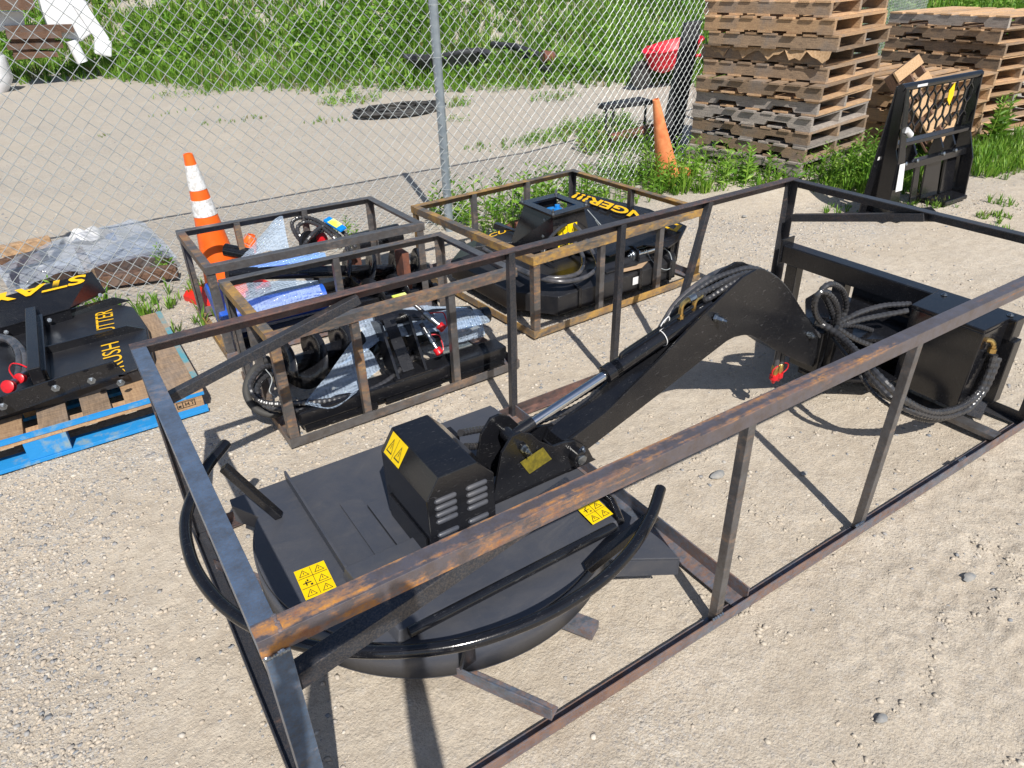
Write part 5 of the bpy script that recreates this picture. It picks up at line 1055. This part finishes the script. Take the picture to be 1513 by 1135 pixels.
# white tank trailer with wood at the top left
wt = thing('white_panel_heap', 'white painted metal chute with a bent leg lying in weeds at the top left', 'metal chute', (1.3, 16.2, .0))
yy = 15.6
W_ = lambda px, py, y=yy: at(px, py, y=y)
MB().prism([W_(50, -30), W_(62, 15), W_(72, 42), W_(88, 55), W_(120, 62), W_(138, 48), W_(132, 12), W_(112, -30)], (0, .5, 0)).build('chute', 'white_paint', wt, bevel=.03)
MB().bar(W_(112, 0), W_(154, 62), .22, .12).build('leg', 'white_paint', wt, bevel=.02); MB().bar(W_(152, 58), W_(152, 82), .28, .2).build('foot', 'white_paint', wt, bevel=.03)
MB().tube([W_(105, 60), W_(122, 92)], .10, 12).build('strut', 'white_paint', wt)
wl = thing('white_board', 'white board under an orange plank at the top left corner', 'board', W_(0, 40)); MB().prism([W_(-60, 18), W_(34, 17), W_(37, 38), W_(-60, 60)], (0, .4, 0)).build('board', 'white_paint', wl)
MB().prism([W_(-60, -30, yy-.3), W_(40, -30, yy-.3), W_(52, 10, yy-.3), W_(46, 15, yy-.3), W_(-60, 16, yy-.3)], (0, .25, 0)).build('plank', 'cone_faded', wl); wl.children[-1].data.materials[0] = MATS['wood_rotten']
wd = thing('timber_pile', 'dark brown stacked timber under the white chute at the top left', 'timber pile', W_(55, 80))
for i in range(6):
    r9 = random.Random(i+40); a, b = W_(6+i*3+r9.uniform(-6, 10), 44+i*8), W_(104-i*4+r9.uniform(-16, 6), 46+i*7.5+r9.uniform(-5, 5)); a.z = max(a.z, .05); b.z = max(b.z, .05); MB().bar(a, b, r9.uniform(.3, .6), r9.uniform(.07, .13)).build('beam', 'wood_rotten', wd)
tw = thing('white_barrel', 'white battered tub standing at the left edge among the weeds', 'tub', W_(2, 110)); q = W_(0, 100); MB().lathe((q.x-.22, q.y-.5, 0), (.3, 0, 1), [(0, .2), (.3, .3), (.62, .2), (.63, .16)], 14).build('shell', 'white_paint', tw)

# ---------------------------------------------------------------- vegetation
class LeafCloud:
    def __init__(s): s.v = []; s.f = []
    def blade(s, p, d, ln, wd, bend):
        """one grass blade or narrow leaf"""
        sd = V((-d.y, d.x, 0)); sd = sd.normalized() if sd.length > .01 else V((1, 0, 0)); o = len(s.v); m_ = p+d*ln*.55; e = p+d*ln+V((d.x*bend, d.y*bend, -bend*.7))*ln
        s.v += [tuple(p-sd*wd*.4), tuple(p+sd*wd*.4), tuple(m_+sd*wd*.5), tuple(m_-sd*wd*.5), tuple(e)]; s.f += [(o, o+1, o+2, o+3), (o+3, o+2, o+4)]
    def leaf(s, p, d, ln, wd, r_):
        sd = d.cross(V((r_.uniform(-1, 1), r_.uniform(-1, 1), r_.uniform(.2, 1)))).normalized(); o = len(s.v); m_ = p+d*ln*.45
        s.v += [tuple(p), tuple(m_+sd*wd*.5), tuple(p+d*ln-V((0, 0, ln*.15))), tuple(m_-sd*wd*.5)]; s.f += [(o, o+1, o+2, o+3)]
    def tuft(s, x, y, z, h, r_, n=7):
        for _ in range(n):
            a = r_.uniform(0, 6.283); t = r_.uniform(.1, .6); d = V((math.cos(a)*t, math.sin(a)*t, 1)).normalized()
            s.blade(V((x+math.cos(a)*h*.15*r_.random(), y+math.sin(a)*h*.15*r_.random(), z)), d, h*r_.uniform(.6, 1.15), h*.045+.003, r_.uniform(0, .4))
    def weed(s, x, y, z, h, r_, n=16, broad=.4):
        lx, ly = r_.uniform(-.2, .2), r_.uniform(-.2, .2)
        top = V((x+lx*h, y+ly*h, z+h)); b = V((x, y, z))
        s.blade(b, (top-b).normalized(), h*1.02, .006+h*.01, 0)
        for i in range(n):
            t = .12+.88*i/n; a = i*2.4+r_.uniform(-.4, .4); up_ = .35+.6*t; d = V((math.cos(a), math.sin(a), up_)).normalized(); ln = h*(.34-.2*t)*r_.uniform(.8, 1.2)
            s.leaf(b.lerp(top, t), d, ln, ln*broad, r_)
    def bush(s, x, y, z, h, r_, n=26):
        for _ in range(n):
            a = r_.uniform(0, 6.283); q = r_.random()**.6; p = V((x+math.cos(a)*h*.55*q, y+math.sin(a)*h*.55*q, z+h*r_.uniform(.08, 1.0)*(1-.4*q)))
            d = V((math.cos(a)*.8+r_.uniform(-.4, .4), math.sin(a)*.8+r_.uniform(-.4, .4), r_.uniform(-.1, .9))).normalized(); ln = h*r_.uniform(.16, .3); s.leaf(p, d, ln, ln*.55, r_)
    def build(s, name, mat, parent=None):
        me = bpy.data.meshes.new(name); loc = parent.location if parent else V((0, 0, 0))
        me.from_pydata([tuple(V(p)-loc) for p in s.v] if parent else s.v, [], s.f); me.materials.append(MATS[mat]); o = bpy.data.objects.new(name, me); COL.objects.link(o); o.parent = parent; return o
def gz(x, y): return float(relief(np.array(float(x)), np.array(float(y)))+bank(np.array(float(x)), np.array(float(y))))
r_ = random.Random(91); GA, GB, GC = LeafCloud(), LeafCloud(), LeafCloud()
# the overgrown bank beyond the yard
n = 0
while n < 36000:
    y = 6.0+(r_.random()**1.25)*25; x = r_.uniform(-3.5, 3+y*1.25) if r_.random() < .8 else r_.uniform(3+y*1.2, 4+y*2.3)
    e = float(edge_y(np.array(x)))
    if x < -.12*y-1 or y < e: continue
    # keep to what the yard's sight lines can reach
    if y-e < 1.0 and r_.random() > .25+.75*(y-e): continue
    dist = math.hypot(x, y+.9); pn = float(vnoise(np.array(x+60), np.array(y+60), .8, 55)); h = (.16+.20*pn)*(1 if y-e > .8 else .5)*(1+.02*dist)
    z = gz(x, y); k = r_.random(); n += 1
    if pn > .62 and k < .6: GB.bush(x, y, z, h*1.2, r_, 14)
    elif k < .10: GC.tuft(x, y, z, h*1.3, r_, 5)
    elif k < .22: GB.weed(x, y, z, h*1.5, r_, 10, .5)
    else: (GA if r_.random() < .6 else GB).tuft(x, y, z, h*1.3, r_, 9)
# straggling weeds in the gravel and along the fence foot
def patch(cx_, cy_, rx, ry, n, h0, h1, kinds='tw'):
    for _ in range(n):
        a = r_.uniform(0, 6.283); q = math.sqrt(r_.random()); x, y = cx_+math.cos(a)*rx*q, cy_+math.sin(a)*ry*q; h = r_.uniform(h0, h1); k = r_.choice(kinds)
        c = GC if r_.random() < .10 else (GA if r_.random() < .5 else GB)
        (c.tuft(x, y, gz(x, y), h, r_, 7) if k == 't' else c.weed(x, y, gz(x, y), h, r_, 14, .28) if k == 'w' else c.bush(x, y, gz(x, y), h, r_, 14))
def pp(px, py): q = at(px, py, z=0); return q.x, q.y
for px, py, rx, ry, n_, h0, h1, k in [(345, 178, .5, .2, 30, .03, .07, 't'), (160, 200, .12, .08, 8, .02, .05, 't'), (300, 138, .8, .4, 60, .06, .14, 'tb'), (520, 150, .5, .3, 60, .08, .2, 'twb'), (670, 155, .25, .2, 26, .08, .16, 'tb'), (675, 178, .15, .1, 12, .05, .12, 'b'),
                                      (735, 215, .4, .2, 40, .03, .07, 't'), (790, 208, .4, .25, 50, .03, .09, 'tb'), (835, 200, .5, .3, 70, .05, .14, 'tb'), (880, 190, .6, .3, 110, .07, .2, 'tbw'), (930, 215, .6, .4, 170, .08, .26, 'tbw'), (760, 130, .5, .3, 40, .08, .2, 'b'), (820, 145, .5, .3, 40, .06, .16, 'tb'),
                                      (270, 165, .6, .2, 16, .03, .06, 't'), (480, 180, .3, .2, 18, .04, .09, 't')]:
    x, y = pp(px, py); patch(x, y, rx, ry, n_, h0, h1, k)
# fence foot by the post, behind the crates, round the pallets and the fork frame
for i in range(130):
    x = 2.35+1.95*r_.random(); h = r_.uniform(.07, .24)*(1.25 if x < 3.4 else 1); GA_ = GB if r_.random() < .5 else GA; GA_.weed(x, 3.45+r_.uniform(-.22, .3), 0, h*1.3, r_, 16, .26)
for i in range(60): x = 2.4+1.8*r_.random(); GA.tuft(x, 3.35+r_.uniform(-.15, .3), 0, r_.uniform(.05, .14), r_, 8)
for i in range(34): x = .15+.45*r_.random(); (GB if i % 2 else GA).tuft(x, 3.25+r_.uniform(-.3, .4), 0, r_.uniform(.06, .13), r_, 9)
for i in range(10): x = -.15+.3*r_.random(); GA.tuft(x, 3.55+r_.uniform(-.1, .2), 0, r_.uniform(.08, .18), r_, 8)
for i in range(230):
    x = 4.2+r_.random()*1.5; y = 3.65-(x-4.2)*.75+r_.uniform(-.35, .7); 
    (GB if r_.random() < .4 else GA).weed(x, y, 0, r_.uniform(.12, .36), r_, 16, .24)
for i in range(260): x = 4.1+r_.random()*1.75; y = 3.55-(x-4.1)*.78+r_.uniform(-.25, .6); GA.tuft(x, y, 0, r_.uniform(.08, .22), r_, 10)
for i in range(330): x = 5.3+r_.random()*1.7; y = 2.55-(x-5.3)*.05+r_.uniform(-.28, .35); (GA if r_.random() < .7 else GB).tuft(x, y, 0, r_.uniform(.08, .22), r_, 10)
for i in range(60): x = 5.6+r_.random()*1.2; y = 2.5+r_.uniform(-.1, .4); GB.weed(x, y, 0, r_.uniform(.15, .35), r_, 16, .3)
for i in range(1000):
    x = 6.5+r_.random()*3.6; y = 2.35-(x-6.5)*.10+r_.uniform(-.38, .5); h = r_.uniform(.05, .17)
    (GA if r_.random() < .8 else GB).tuft(x, y, 0, h, r_, 9)
for cxp, cyp, rr, n_ in ((1470, 322, .12, 26), (1478, 342, .07, 12), (1320, 308, .15, 22), (1345, 305, .12, 16), (1388, 305, .12, 16), (1480, 300, .1, 14), (1250, 312, .15, 18), (1440, 235, .35, 60), (1500, 255, .3, 40)):
    x, y = pp(cxp, cyp); patch(x, y, rr, rr, n_, .03, .09, 't')
for i in range(14): x, y = pp(1462+r_.uniform(-12, 14), 213+r_.uniform(-4, 4)); GA.weed(x, y, 0, r_.uniform(.3, .5), r_, 24, .22)
for nm, g_, m_ in (('grass', GA, 'leaf_green'), ('weeds', GB, 'leaf_fresh'), ('dry_grass', GC, 'leaf_dry')):
    o = g_.build(nm, m_); o['kind'] = 'stuff'
# a few weeds that stand alone
for i, (px, py, h, lab) in enumerate([(650, 330, .34, 'tall leafy weed just right of the steel fence post foot'), (66, 470, .30, 'leafy weed rising in front of the fence above the STAY plate'), (243, 405, .20, 'upright weed by the fence left of the striped cone'), (512, 365, .20, 'leafy weed showing through the rear short crate'), (1215, 262, .30, 'bushy weed at the near corner of the tall pallet stack')]):
    x, y = pp(px, py) if i != 1 else (-.12, 3.52); w_ = thing('weed', lab, 'weed', (x, y, 0)); lc = LeafCloud()
    for k in range(5): lc.weed(x+r_.uniform(-.05, .05), y+r_.uniform(-.04, .04), 0, h*r_.uniform(.6, 1.05), r_, 20, .26)
    lc.build('leaves', 'leaf_green', w_)

# ---------------------------------------------------------------- the person taking the picture, whose shadow falls across the deck
def skinned(name, mat, parent, joints, edges, root=0, sub=2):
    me = bpy.data.meshes.new(name); me.from_pydata([j[0] for j in joints], edges, []); o = bpy.data.objects.new(name, me); COL.objects.link(o)
    sk_ = o.modifiers.new('skin', 'SKIN'); sk_.use_smooth_shade = True
    for i, j in enumerate(joints):
        d_ = me.skin_vertices[0].data[i]; d_.radius = (j[1], j[2] if len(j) > 2 else j[1]); d_.use_root = (i == root)
    su = o.modifiers.new('sub', 'SUBSURF'); su.levels = sub; su.render_levels = sub
    dg = bpy.context.evaluated_depsgraph_get(); dg.update(); m2 = bpy.data.meshes.new_from_object(o.evaluated_get(dg)); bpy.data.objects.remove(o)
    m2.materials.clear(); m2.materials.append(MATS[mat]); m2.name = name
    o = bpy.data.objects.new(name, m2); COL.objects.link(o); o.parent = parent
    for p in m2.polygons: p.use_smooth = True
    return o
bx_, by_ = -.30, -1.60
PE = thing('person', 'person in grey shirt and jeans standing behind the camera holding up a phone', 'person', (bx_, by_, 0))
J = [((0, 0, .98), .15, .12), ((0, 0, 1.12), .145, .11), ((0, .0, 1.30), .165, .115), ((0, 0, 1.44), .12, .09), ((0, .01, 1.53), .052), ((0, .02, 1.58), .06), ((0, .03, 1.67), .095, .10), ((0, .03, 1.76), .075, .08),
     ((-.09, 0, .92), .095), ((-.11, .02, .50), .062), ((-.12, -.02, .10), .045), ((-.12, .10, .045), .045, .035), ((-.12, .17, .03), .035, .025),
     ((.09, 0, .92), .095), ((.11, .02, .50), .062), ((.12, -.02, .10), .045), ((.12, .10, .045), .045, .035), ((.12, .17, .03), .035, .025),
     ((-.18, 0, 1.42), .06), ((-.19, .24, 1.24), .043), ((-.04, .50, 1.44), .036), ((.055, .66, 1.585), .026), ((.07, .70, 1.63), .028, .014),
     ((.18, 0, 1.42), .06), ((.17, .22, 1.25), .043), ((.26, .50, 1.45), .036), ((.32, .66, 1.585), .026), ((.33, .70, 1.63), .028, .014)]
E_ = [(0, 1), (1, 2), (2, 3), (3, 4), (4, 5), (5, 6), (6, 7), (0, 8), (8, 9), (9, 10), (10, 11), (11, 12), (0, 13), (13, 14), (14, 15), (15, 16), (16, 17), (3, 18), (18, 19), (19, 20), (20, 21), (21, 22), (3, 23), (23, 24), (24, 25), (25, 26), (26, 27)]
skinned('body', 'skin_tone', PE, J, E_)
skinned('shirt', 'cotton_shirt', PE, [((0, 0, .95), .165, .13), ((0, 0, 1.12), .16, .125), ((0, 0, 1.30), .18, .13), ((0, 0, 1.43), .135, .10), ((-.18, 0, 1.42), .072), ((-.19, .15, 1.31), .058), ((.18, 0, 1.42), .072), ((.175, .14, 1.32), .058)], [(0, 1), (1, 2), (2, 3), (3, 4), (4, 5), (3, 6), (6, 7)])
skinned('jeans', 'denim', PE, [((0, 0, .97), .155, .125), ((-.09, 0, .90), .105), ((-.11, .02, .50), .075), ((-.12, -.01, .12), .06), ((.09, 0, .90), .105), ((.11, .02, .50), .075), ((.12, -.01, .12), .06)], [(0, 1), (1, 2), (2, 3), (0, 4), (4, 5), (5, 6)])
skinned('hair', 'hair_brown', PE, [((0, -.01, 1.69), .095, .10), ((0, .02, 1.77), .088, .09)], [(0, 1)])
fg = MB()
for s_, hx in ((-1, .07), (1, .33)):
    for k in range(4):
        r0 = V((bx_+hx-s_*.005, by_+.705, 1.625+k*.018)); fg.tube(curve([r0, r0+V((-s_*.012, .024, .004)), r0+V((-s_*.030, .028, .006)), r0+V((-s_*.045+.004*k*s_, .022, .006))], 4), [.0085]*13, 8)
    t0 = V((bx_+hx, by_+.70, 1.635)); fg.tube(curve([t0, t0+V((-s_*.02, -.018, .012)), t0+V((-s_*.045, -.012, .018))], 4), .0095, 8)
fg.build('fingers', 'skin_tone', PE)
for s_ in (-1, 1):
    MB().lathe((bx_+s_*.032, by_+.122, 1.675), (0, 1, 0), [(0, .011), (.005, .008), (.008, .003)], 10).build('eye', 'label_white', PE); 
MB().add([V((bx_-.014, by_+.125, 1.635)), V((bx_+.014, by_+.125, 1.635)), V((bx_, by_+.152, 1.64)), V((bx_, by_+.118, 1.675))], [(0, 1, 2), (0, 2, 3), (1, 3, 2), (0, 3, 1)]).build('nose', 'skin_tone', PE)
MB().bar((bx_-.022, by_+.118, 1.612), (bx_+.022, by_+.118, 1.612), .008, .008).build('mouth', 'cone_faded', PE)
PH = thing('mobile_phone', 'black phone held up in both hands by the person behind the camera', 'phone', (bx_+.20, by_+.72, 1.665)); q = PH.location
MB().box(q.x-.13, q.x+.13, q.y-.005, q.y+.004, q.z-.035, q.z-.022+.0).box(q.x-.13, q.x+.075, q.y-.005, q.y+.004, q.z-.0219, q.z+.035).build('case', 'phone_black', PH)
for o in list(bpy.data.objects):        # tidy: everything whose parent sits away from the origin was built around it
    if o.type == 'MESH': o.data.update()
